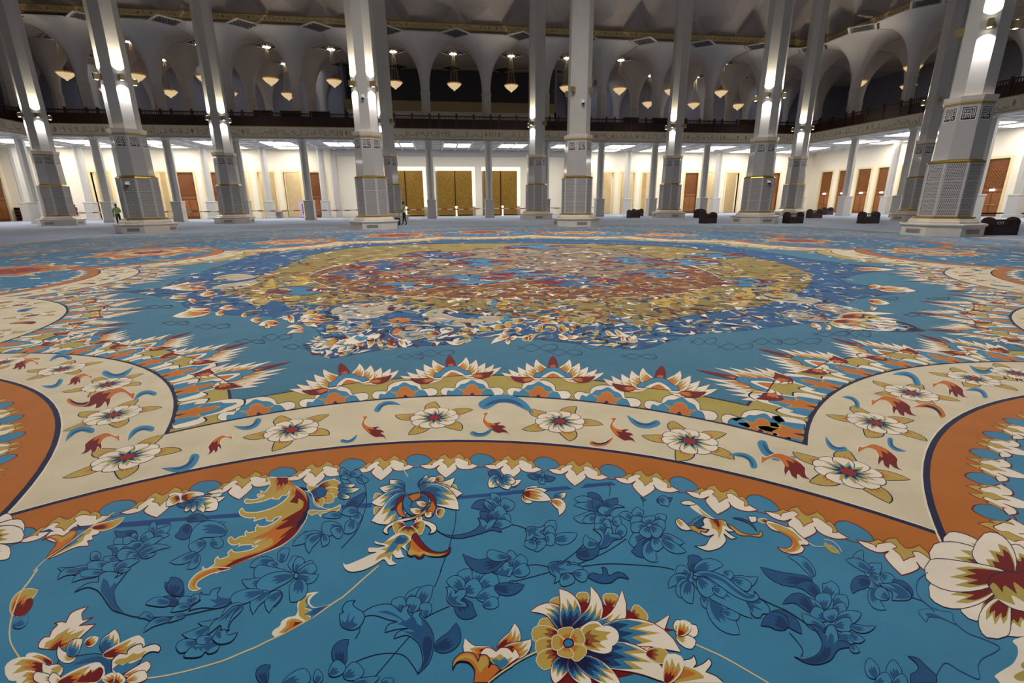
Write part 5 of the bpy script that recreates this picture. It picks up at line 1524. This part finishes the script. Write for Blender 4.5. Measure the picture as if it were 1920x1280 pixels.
f w - 0 1925,760! 1790,810 1840,880 1845,970 1790,1070 1700,1130 1590,1205 1620,1250 1650,1290! 1925,1290!
f G - 0 1925,1040! 1880,1080 1900,1120 1925,1130!
f G - 0 1925,1140! 1840,1180 1800,1215 1850,1260 1925,1265!
p b 260,1230 175,1000 160 -.1
p b 500,1260 450,1020 180 -.15
r b 240,1300 420,1230 180 0
r b 440,1300 600,1240 160 0
f d n 8 640,1190! 700,1160 730,1110 690,1050 610,985! 720,1010 830,1110 930,1200! 935,1290! 640,1290!
C cream_peony
T 1600 860
r F 1750,1290 1010,890 270 .05
r F 1750,1290 850,1060 330 .05
r F 1950,1290 1700,1040 330 .05
r F 1800,1300 1380,940 420 .1
T 1600 1067
r F 1800,430 1850,770 420 -.1
r F 1640,240 1290,560 330 .2
r F 1640,180 845,200 360 -.15
r F 1750,60 800,-10 360 -.1
r F 1750,330 1620,790 380 .25
f r n 9 1510,180! 1530,100 1610,50 1720,30 1925,40! 1925,480! 1800,450 1640,360
f G - 0 1530,200! 1580,160 1680,270! 1700,190 1840,290! 1800,150 1925,240! 1925,480! 1780,440 1620,340
f w - 0 1600,330! 1700,370 1820,410! 1780,300 1925,380! 1925,480! 1780,440
C great_blossom
T 960 1067
r g 600,700 290,630 200 0
r g 560,470 480,325 150 -.1
r g 800,420 790,262 150 0
r g 1080,430 1110,275 180 .1
r g 1340,560 1480,460 230 .1
f r - 0 480,640! 420,480 560,420 760,380 1000,400 1320,470 1430,570 1640,640 1830,690! 1500,730 1250,740! 1500,900 1650,900 1740,1000 1680,1080! 1300,1200 900,1290! 470,1290! 460,1150!
r g 560,760 220,740 200 .05
r g 560,850 262,900 210 0
r g 560,930 305,1100 210 .1
p N 600,740 205,480 190 .42
p N 610,720 530,225 250 .25
p N 640,720 885,195 210 .4
p N 660,740 1240,240 250 .4
p N 720,760 1775,520 300 .3
p N 850,830 1900,940 330 -.22
p N 780,990 1760,1290 330 -.2
p N 620,1000 480,1300 200 .1
p N 660,1010 900,1320 200 .1
p N 700,1010 1250,1420 230 -.1
r g 1500,960 1740,1020 180 -.1
r h 1720,1300 1830,960 240 .1
f w w 8 755,720! 790,660 880,605 960,605 1020,655! 1100,655 1180,710 1195,790 1160,850 1120,870! 1110,930 1040,955 940,940 860,910 810,880
f g - 0 765,730! 830,650 930,620 1000,650! 930,690 1120,720! 1060,760 1080,800! 980,830 1060,900! 960,890 1000,930! 880,915 815,880
f b - 0 800,780! 840,720 900,690! 880,740 980,760! 920,790 1010,830! 900,840 950,900! 850,880 810,850!
f r - 0 810,800! 880,800! 850,830 900,860! 830,870!
r G 620,800 595,665 190 0
r G 660,810 805,745 190 0
r G 660,870 800,1005 200 0
r G 620,880 590,1005 190 0
r G 600,840 445,835 180 0
f e n 14 580,845! 600,805 640,795 680,815 688,860 650,890 600,885
s y 18 -10,1095 70,1045 160,995 280,940
r h 1870,760 1960,590 160 .1
r k -1,1 0,0 1 0
T 640 1067
p H 1740,920 1385,785 220 -.5
p H 1750,910 1950,615 190 .35
p H 1800,930 2140,800 200 .25
f w r 8 1560,960! 1620,900 1690,905 1740,940! 1800,895 1880,905 1925,950! 1960,910 2010,1000! 1900,1075 1790,1145 1670,1040
f g - 0 1640,990! 1720,1010 1790,970 1850,1030! 1930,1000! 1880,1080 1790,1140 1690,1060
f e - 0 1690,1040! 1740,1020 1780,1040 1840,1000! 1880,1070 1790,1140!
f o n 9 1255,1140! 1260,1050 1330,970 1420,945 1500,970 1535,1050! 1570,980 1640,985 1670,1050 1655,1130! 1690,1085 1750,1100 1785,1150! 1640,1290! 1490,1290! 1500,1150 1440,1065 1350,1045 1290,1070
f g - 0 1260,1100! 1290,1030 1400,970 1490,1000 1540,1080! 1580,1000 1640,1010 1650,1090! 1600,1130 1560,1180 1500,1060 1400,1010 1310,1040!
s y 17 1650,1290 1790,1180 1930,1090
C cream_bud
T 1280 1067
r k -90,720 175,690 160 0
r k -80,760 140,860 150 0
r k -90,700 0,600 150 0
s y 14 145,852 300,920 480,1005 700,1130 970,1290
f w n 10 -100,1040! 0,1030 90,1010 125,972! 155,1060 120,1112! 220,1070 295,1008! 325,1070 260,1160! 380,1210 470,1290! -100,1290!
f g - 0 -100,1050! 60,1110 160,1150 240,1225 130,1250 -100,1290!
f o - 0 -100,1100! 60,1140 140,1180 60,1215 -100,1260!
"""
cur = None; nm = None; X0 = Y0 = 0; clusters = []
def xy(q): return [float(v) for v in q.split(',') if v]
for ln in TRACE.strip().split('\n'):
    t_ = ln.split()
    if t_[0] == 'C': cur = Art(); clusters.append((t_[1], cur))
    elif t_[0] == 'T': X0, Y0 = float(t_[1]), float(t_[2])
    elif t_[0] in 'pr':
        a, b = xy(t_[2]), xy(t_[3]); w_ = float(t_[4].split(',')[0]); bd = float(t_[5])
        cur.petal(X0+a[0]/6, Y0+a[1]/6, X0+b[0]/6, Y0+b[1]/6, w_/6, bd, t_[1], t_[0], ws=1.)
    elif t_[0] == 'f':
        P_ = [(X0+p[0]/6, Y0+p[1]/6, p[2]) for p in pts(' '.join(t_[4:]))]
        cur.shape(P_, t_[1], None if t_[2] == '-' else t_[2], float(t_[3])/6+.3, 4)
    elif t_[0] == 's':
        P_ = [(X0+p[0]/6, Y0+p[1]/6) for p in pts(' '.join(t_[3:]))]
        cur.stroke(smooth(P_, 6, False), float(t_[2])/6+.2, t_[1])
for nm, a in clusters: part(nm, a, gp, .0135 if nm != 'woven_stripe' else .0125)
# --- the great middle medallion: a dense arabesque; its main scrolls and fans are traced, the fine leafwork scattered between them
R = random.Random(11)
def inside(P_, x, y):
    c = False; n = len(P_)
    for i in range(n):
        x1, y1 = P_[i][:2]; x2, y2 = P_[i-1][:2]
        if (y1 > y) != (y2 > y) and x < (x2-x1)*(y-y1)/(y2-y1)+x1: c = not c
    return c
SIL = pts('232,546! 300,540 340,522 420,497 470,481 560,464 700,455 850,451 960,449 1100,450 1250,455 1350,462 1450,475 1550,490 1682,504! 1600,516 1590,530 1722,546! 1610,560 1590,575 1660,600 1735,620! 1680,622 1600,614 1540,605 1450,613 1390,620 1300,627 1255,640 1200,655 1130,648 1050,641 980,632 900,633 850,645 760,650 690,660 620,672! 572,652 600,627 560,602 500,592 430,590 350,576 330,562')
OLI = pts('400,545 470,525 520,505 620,470 800,457 1100,457 1300,466 1480,497 1520,530 1440,570 1300,590 1210,612 1100,607 1000,597 850,585 720,575 560,570')
BRN = pts('580,520 640,497 760,482 960,472 1150,477 1290,497 1350,525 1290,548 1150,558 1000,562 800,557 660,547')
BEI = pts('690,500 760,482 950,464 1150,467 1240,486 1270,506 1160,522 960,530 800,522')
a = Art(); a.shape(SIL, 'd', 'n', .8); a.shape(OLI, 'i', 'n', .8)
for i in range(14):
    x = 470+75*i; a.petal(x, 566+14*math.sin(i*1.3), x+40, 520, 30, .3*(-1)**i, 'x', ws=.5)
a.shape(BRN, 'I', 'w', .7); a.shape(BEI, 'J', 'n', .8)
for x, y, w_, h_ in ((720, 498, 62, 8), (820, 478, 74, 6), (1010, 463, 64, 4), (900, 492, 60, 7), (1230, 513, 64, 8), (1185, 488, 60, 6), (660, 515, 50, 8), (880, 524, 80, 9), (1080, 528, 90, 10), (760, 536, 60, 8), (1290, 492, 60, 6), (980, 512, 56, 7), (560, 545, 60, 8), (1400, 530, 60, 8), (1340, 480, 60, 5)):
    a.shape([(x-w_, y, 1), (x-w_*.3, y-h_), (x+w_*.4, y-h_*.8), (x+w_, y, 1), (x+w_*.3, y+h_), (x-w_*.4, y+h_*.8)], 'd' if w_ % 4 else 'e', 'n', 1.)
    a.petal(x-w_*.2, y+1, x-w_*1.1, y+3, h_*.8, 0, 'r', ws=.4); a.petal(x+w_*.2, y-1, x+w_*1.1, y-3, h_*.7, 0, 'r', ws=.4)
part('medallion_ground', a, gp, .0012)
def scatter(P_, n, cols, l0, l1, wf, seed, skip=()):
    Rn = random.Random(seed); a = Art(); xs = [p[0] for p in P_]; ys = [p[1] for p in P_]; k = 0
    while k < n:
        x, y = Rn.uniform(min(xs), max(xs)), Rn.uniform(min(ys), max(ys))
        if not inside(P_, x, y) or any(inside(q, x, y) for q in skip): continue
        k += 1; X, Y = gp(x, y); s_ = (.5+Y/16)*Rn.uniform(l0, l1); an = Rn.uniform(0, 2*PI); col = Rn.choice(cols)
        c, s = math.cos(an), math.sin(an); w_ = wf*s_; b = Rn.uniform(-.4, .4)*s_
        q = smooth([(X-c*s_/2, Y-s*s_/2, 1), (X-s*(w_/2+b), Y+c*(w_/2+b)), (X+c*s_/2, Y+s*s_/2, 1), (X+s*(w_/2-b), Y-c*(w_/2-b))], 2)
        a.poly(q, col)
    return a
zz = [(SIL, 1500, 'wwwkkggdnnreBm', .09, .3, .3, (OLI,)), (OLI, 2000, 'wwkknigiobdDrII', .08, .34, .3, (BRN,)), (BRN, 1100, 'wkkoobDngiIJr', .1, .34, .28, (BEI,)), (BEI, 1300, 'nnnDDwkJJirRdIIb', .1, .4, .26, ())]
for i, (P_, n, cols, l0, l1, wf, sk) in enumerate(zz):
    part('medallion_leafwork', scatter(P_, n, cols, l0, l1, wf, 20+i, sk), idf, .0030, 'stuff', dz=.000012)
# traced scrolls, flowers and fans of the medallion edge
MED = """
T 560 430 5.818
C dark_scroll
f d n 6 215,945! 240,880 330,835 470,800 700,790 860,770 1050,725! 1000,780 860,815 700,830 480,850 370,890 320,930 350,980 480,1010 330,1005
f k w 6 330,925! 400,860 560,835 800,805 1000,790 1190,850 1250,880! 1150,920 1000,930 860,955 700,975 560,965 450,985! 400,960 450,930
f n - 0 280,945! 330,900 370,920! 390,950 460,930! 440,985 330,990
f n - 0 960,870! 1020,842 1130,845 1200,880! 1120,862 1040,862 1060,885! 1000,890
f d n 6 1060,890! 1200,880 1330,890 1400,890 1330,940 1300,990 1350,1010 1420,1020! 1250,1010 1150,960 1000,975 870,965!
f k w 6 1340,935! 1450,885 1600,865 1700,895 1640,920 1570,915! 1700,960 1830,980 1930,990 1890,1040 1700,1055 1500,1010 1400,985
f n - 0 1560,915! 1600,885 1690,890! 1620,905 1640,925
f o - 0 970,985! 1100,960 1230,985! 1180,1015 1040,1010
C cream_scroll
f d w 9 985,1135! 1020,1070 1150,1042 1330,1045 1480,1060 1400,1150 1330,1185 1180,1200 1050,1180
f o - 0 1015,1130! 1060,1080 1200,1055 1380,1060! 1300,1075 1130,1090 1080,1130 1120,1170! 1060,1165
f k - 0 1080,1135 1140,1085 1290,1070 1440,1075 1400,1130 1320,1175 1180,1190 1110,1170
s d 8 1440,1080 1350,1085 1310,1105 1360,1120 1420,1105
f d w 9 300,1110! 400,1040 560,1012 760,1015 800,1045 760,1090 640,1130 460,1142 340,1135
f o - 0 700,1030! 790,1045 700,1100 560,1125! 680,1080
f k - 0 420,1100 480,1050 600,1025 730,1035 740,1060 640,1100 500,1120
s d 7 480,1035 560,1035 610,1050 560,1060
C feather_fan
p k 480,1165 75,1242 60 -.1
p k 480,1165 110,1210 55 -.1
p k 480,1170 110,1270 60 0
p k 490,1175 160,1300 60 .1
p k 480,1160 150,1172 50 -.2
p k 500,1180 230,1320 60 .1
p o 520,1150 260,1240 120 -.2
p d 500,1200 390,1180 90 .2
p k 560,1200 330,1330 60 .1
p k 600,1210 420,1340 60 .1
p f 640,1220 520,1340 70 .1
p f 700,1220 640,1330 70 .1
f w r 5 500,1200! 600,1160 680,1130 720,1160! 800,1150 900,1130! 860,1190 700,1230 560,1260
f B - 0 600,1190! 650,1150 690,1160! 760,1180 680,1220
p f 820,1190 760,1300 80 .1
p f 900,1190 900,1290 80 .1
p f 960,1200 1060,1290 90 .1
p r 1030,1190 1010,1270 60 .1
p w 1100,1200 1180,1290 70 .1
p f 300,1000 20,1010 60 .1
p f 300,980 10,960 60 .1
p w 60,1090 -140,1080 40 .2
p w 60,1120 -130,1150 40 .2
C medallion_flower
r g 250,1010 60,1010 90 0
r g 230,970 20,970 70 0
r g 200,935 50,935 60 0
r g 220,900 90,905 50 0
r g 330,855 180,860 40 0
r g 460,1075 300,1085 80 0
r g 1540,1140 1360,1140 90 0
r w 1700,1090 1540,1105 70 0
p w 1830,1205 1600,1215 50 -.2
T 860 430 5.818
C medallion_flower
r g 200,1110 0,1120 90 0
r g 400,1090 220,1095 80 0
r g 530,1060 380,1070 70 0
r g 640,1030 500,1035 60 0
r g 720,990 590,1005 60 0
p w 560,1160 350,1250 60 .1
p w 560,1190 640,1160 50 .1
p w 500,1180 430,1180 50 .1
p w 540,1200 540,1260 60 .1
p o 760,1180 690,1200 60 0
p o 760,1180 830,1160 60 0
p o 770,1185 800,1210 60 0
p f 560,1110 470,1140 60 0
p f 600,1100 690,1080 60 .1
r g 900,1100 860,1060 100 0
r g 1000,1120 1010,1060 120 0
r g 1100,1110 1160,1060 100 0
r g 1200,1090 1250,1090 80 0
p w 1180,1170 1320,1165 50 .1
p w 1090,1160 1200,1190 60 .1
p f 900,980 1060,960 50 .1
p f 880,1010 1100,1040 50 -.1
C cream_scroll
f B n 6 290,830! 320,790 450,770 420,800 400,850 480,890 560,940 540,990 440,1030 280,1055! 400,1000 480,960 430,900 340,880
f k w 6 -60,1040! 0,1000 200,960 300,950 420,950 470,965 400,1010 280,1030 150,1045
f d n 6 500,900! 700,880 900,890 1060,890 1110,960 1180,1020! 1080,1000 980,930 800,905 620,910
f d n 6 1070,895! 1090,860 1180,850 1300,830 1230,870 1140,880
f G w 5 1150,985! 1250,900 1400,880 1560,860! 1500,960 1400,1050 1260,1060
f d w 7 1490,1090! 1520,1050 1580,1030 1700,1020 1900,1040 1990,1090 1900,1120 1880,1150 1750,1170 1620,1160 1540,1140
p k 1600,1100 1760,1170 60 .2
p k 1700,1090 1880,1160 60 .2
f k r 5 1640,870! 1700,930 1800,960 1920,980! 1860,1030 1760,1050 1680,1030
f B n 5 1650,930! 1720,945 1900,1000! 1800,1040 1690,1020
p w 1850,1170 1960,1225 60 .1
p w 1780,1170 1830,1230 60 .1
T 1430 430 5.818
C cream_scroll
f d n 6 -20,680! 200,672 420,690 620,730 740,760 760,790 680,800! 600,760 400,710 150,700
f k w 6 -60,720! 150,690 330,700 380,730 300,750! 480,740 620,770 650,790 480,805 350,800 100,770
f G - 0 0,720! 180,700 330,720 300,745 150,750
f n - 0 540,795! 620,790 700,760 740,785 660,800
f d w 7 560,830! 680,815 900,840 1060,880 1100,905 1020,922 850,905 680,880 590,855
f o - 0 580,835! 640,825 700,860 900,900! 720,885
f k - 0 640,838 760,828 960,860 1060,895 960,900 800,885 700,868
f d w 7 200,920! 260,890 400,885 600,930 740,985 720,1005 560,1000 400,975 260,950
f o - 0 560,930! 680,980 730,995! 600,990
f k - 0 240,925 320,895 460,910 620,965 680,995 560,990 400,965 300,950
s d 6 300,940 360,920 420,945 360,950
f d n 6 -40,860! 60,830 150,860 170,910 80,930! 120,890 60,870
C feather_fan
p k 760,1000 1770,1108 60 0
p k 800,985 1690,1085 70 0
p k 800,960 1610,1050 50 0
p k 820,940 1540,1020 50 0
p k 850,930 1490,985 40 0
p k 860,915 1440,918 40 0
p n 1500,1060 1770,1110 50 0
p n 1450,1010 1700,1080 40 0
p k 760,1005 1610,1085 60 .02
p k 760,1010 1450,1102 60 .03
p k 740,1010 1310,1092 60 .03
p k 730,1010 1150,1084 60 .05
p k 720,1010 1000,1072 60 .05
p o 760,990 1250,1060 70 .02
p o 820,960 1300,970 80 -.05
p o 760,1005 1180,1000 60 0
p w 600,1060 640,1090 60 0
p w 690,1060 750,1085 60 0
p w 520,1040 640,1060 50 0
p f 1230,640 1680,672 70 0
p f 1250,650 1600,640 40 0
p f 1150,630 1300,620 50 0
p f 1150,780 1390,810 60 0
p w 1170,840 1250,850 40 .4
p f 1000,430 1440,440 40 0
T 300 430 5.818
C cream_scroll
f d n 5 500,640! 560,600 640,600! 600,630 700,655 800,650! 700,680 560,670
f k w 5 560,640! 640,610 800,590 1000,560 1080,575! 1000,610 860,640 700,655
f d n 5 540,540! 580,500 700,490 800,495! 640,520 600,545
f k w 5 580,545! 660,510 850,485 1060,515! 900,545 740,550
p f 500,590 -10,645 50 0
p f 520,640 100,650 50 0
p f 560,890 130,950 90 0
p f 560,880 280,880 50 0
p f 700,900 600,930 60 0
p f 800,840 640,865 50 0
p f 400,800 300,760 50 0
p f 300,740 90,750 40 0
p f 600,690 420,720 60 0
p f 950,930 880,945 50 0
p f 1100,990 980,990 60 0
p f 1300,1030 1070,1050 70 .1
p f 1150,1040 1200,1070 60 0
p f 1450,960 1350,980 60 0
p f 1400,940 1460,1020 80 0
"""
cur = None; clusters = []; Sx = 1
for ln in MED.strip().split('\n'):
    t_ = ln.split()
    if t_[0] == 'C': cur = Art(); clusters.append((t_[1], cur))
    elif t_[0] == 'T': X0, Y0, Sx = float(t_[1]), float(t_[2]), float(t_[3])
    elif t_[0] in 'pr' and len(t_[0]) == 1:
        A_, B_ = xy(t_[2]), xy(t_[3]); cur.petal(X0+A_[0]/Sx, Y0+A_[1]/Sx, X0+B_[0]/Sx, Y0+B_[1]/Sx, float(t_[4])/Sx, float(t_[5]), t_[1], t_[0], 7, .55)
    elif t_[0] == 'f': cur.shape([(X0+p[0]/Sx, Y0+p[1]/Sx, p[2]) for p in pts(' '.join(t_[4:]))], t_[1], None if t_[2] == '-' else t_[2], float(t_[3])/Sx*.75, 3)
    else: cur.stroke(smooth([(X0+p[0]/Sx, Y0+p[1]/Sx) for p in pts(' '.join(t_[3:]))], 5, False), float(t_[2])/Sx, t_[1])
for nm, a in clusters: part(nm, a, gp, .0045)
# faint navy vine lines on the blue ring
a = Art()
for x, y, w_, h_ in ((820, 662, 40, 12), (770, 668, 30, -10), (1010, 652, 45, 14), (1060, 660, 40, -12), (1130, 645, 60, 20), (1200, 668, 40, -10), (1320, 640, 30, 14), (1380, 650, 40, 12), (1440, 640, 34, -12), (1500, 640, 50, 12), (1560, 626, 40, 10), (1612, 625, 26, -14), (330, 606, 30, 8), (400, 612, 40, 10), (520, 632, 34, 12), (470, 640, 34, -8), (300, 575, 30, 6), (1660, 560, 30, 6), (1720, 590, 30, 7), (1760, 560, 26, 5), (560, 650, 34, 10)):
    for q in (1, -1): a.stroke(smooth([(x-w_*.9, y+h_*.3*q), (x-w_*.3, y-h_*.5*q), (x+w_*.3, y+h_*.4*q), (x+w_*.8, y-h_*.2), (x+w_*.6, y-h_*.6*q)], 5, False), .75, 'n')
part('vine_line', a, gp, .0014)
# stars at the hearts of the far lobes
for i, (x, y, w_, h_, kd) in enumerate(((905, 435, 60, 3.2, 0), (741, 441, 66, 4.4, 1), (1080, 436, 66, 3.2, 2), (284, 473, 92, 9, 3), (10, 509, 98, 12, 1), (1497, 451, 72, 5, 1), (1750, 472, 92, 9, 4), (1250, 440, 64, 3.4, 2), (545, 453, 66, 5, 2))):
    cx, cy = gp(x, y); X1, _ = gp(x+w_, y); rr = abs(X1-cx); ry = abs(gp(x, y-h_)[1]-gp(x, y+h_)[1])/2; a = Art(); rr = min(rr, 2.6); ry = min(max(ry, rr*.75), rr*1.2)
    def st(k, n=8, inr=.72): return [(cx+rr*k*math.cos(PI*q/n)*(1 if q % 2 == 0 else inr), cy+ry*k*math.sin(PI*q/n)*(1 if q % 2 == 0 else inr)) for q in range(2*n)]
    a.poly(st(1.12), 'y'); a.poly(st(1), 'o')
    if kd in (1, 0): a.poly(st(.62), 'R')
    if kd == 2: a.poly(st(.7), 'y'); a.poly(st(.5), 'o')
    if kd == 3: a.poly(st(.62), 'y'); a.poly(st(.36), 'R')
    if kd == 4:
        a.poly(st(.7), 'y'); a.poly(st(.58), 'k')
        for q in range(4): a.poly(circ((cx-.9+.6*q, cy), .12, 8), 'n')
    part('star_medallion', a, idf, .0125)
# light flecks: sprigs too small to tell apart on the outer field and in the far lobes
def flecks(n, cols, test, box, l0, l1, seed, z0, nm):
    Rn = random.Random(seed); a = Art(); k = 0; tries = 0
    while k < n and tries < n*12:
        tries += 1; X, Y = Rn.uniform(box[0], box[1]), Rn.uniform(box[2], box[3])
        if not test(X, Y): continue
        k += 1; s_ = Rn.uniform(l0, l1); an = Rn.uniform(0, 2*PI); c, s = math.cos(an), math.sin(an); w_ = s_*Rn.uniform(.22, .5)
        a.poly([(X-c*s_/2, Y-s*s_/2), (X-s*w_/2, Y+c*w_/2), (X+c*s_/2, Y+s*s_/2), (X+s*w_/2, Y-c*w_/2)], Rn.choice(cols))
    part(nm, a, idf, z0, 'stuff', dz=.000004)
FP = [(p[0]*.98+.05, p[1]*.98) for p in FIELD]
def out_field(X, Y): return inside(FP, X, Y) and seen(X, Y) and all((V2((X, Y))-l['n'][0]).length > l['n'][1] for l in LOBES.values()) and (V2((X, Y))-RC).length > RR
flecks(4200, 'ccyyQPeeoBBRk', out_field, (-19, 24.3, 0, 38), .2, .6, 5, .0010, 'field_sprigs')
def far_lobe(X, Y): return seen(X, Y) and any((V2((X, Y))-LOBES[k]['n'][0]).length < LOBES[k]['n'][1]-.4 for k in range(3, 13))
flecks(2600, 'ccyQPkkoBBRwd', far_lobe, (-17, 22, 3, 33), .15, .5, 6, .0115, 'lobe_sprigs')
def far_band(X, Y):
    return seen(X, Y) and any((V2((X, Y))-LOBES[k]['c'][0]).length < LOBES[k]['c'][1]-.1 for k in range(4, 12)) and all((V2((X, Y))-LOBES[k]['n'][0]).length > LOBES[k]['n'][1]+.05 for k in range(3, 13))
flecks(900, 'gGRodyew', far_band, (-15, 20, 4, 30), .15, .5, 7, .0091, 'band_sprigs')
def far_gold(X, Y): return seen(X, Y) and any(-.05 < (V2((X, Y))-LOBES[k]['c'][0]).length-LOBES[k]['c'][1] < .75 for k in range(4, 12)) and all((V2((X, Y))-LOBES[k]['c'][0]).length > LOBES[k]['c'][1] for k in range(3, 13)) and (V2((X, Y))-RC).length < RR
flecks(900, 'wwcBoogr', far_gold, (-14, 19, 4, 27), .15, .5, 8, .0041, 'band_sprigs')
# blue sprays inside the two side lobes
for k in (14, 1, 2, 13):
    a = Art(); c_, r_ = LOBES[k]['n']; Rn = random.Random(k)
    for i in range(60):
        X, Y = c_.x+Rn.uniform(-3.2, 3.2), c_.y+Rn.uniform(-3.2, 3.2)
        if (V2((X, Y))-c_).length > 3.1 or not seen(X, Y): continue
        for q in range(6): an = q*1.05+i; a.petal(X+.03*math.cos(an), Y+.03*math.sin(an), X+.2*math.cos(an), Y+.2*math.sin(an), .1, .1, 'b' if i % 5 else 'm', 'r', 5, .006)
    if a.P: part('blue_spray', a, idf, .0115, 'stuff', dz=.00002)
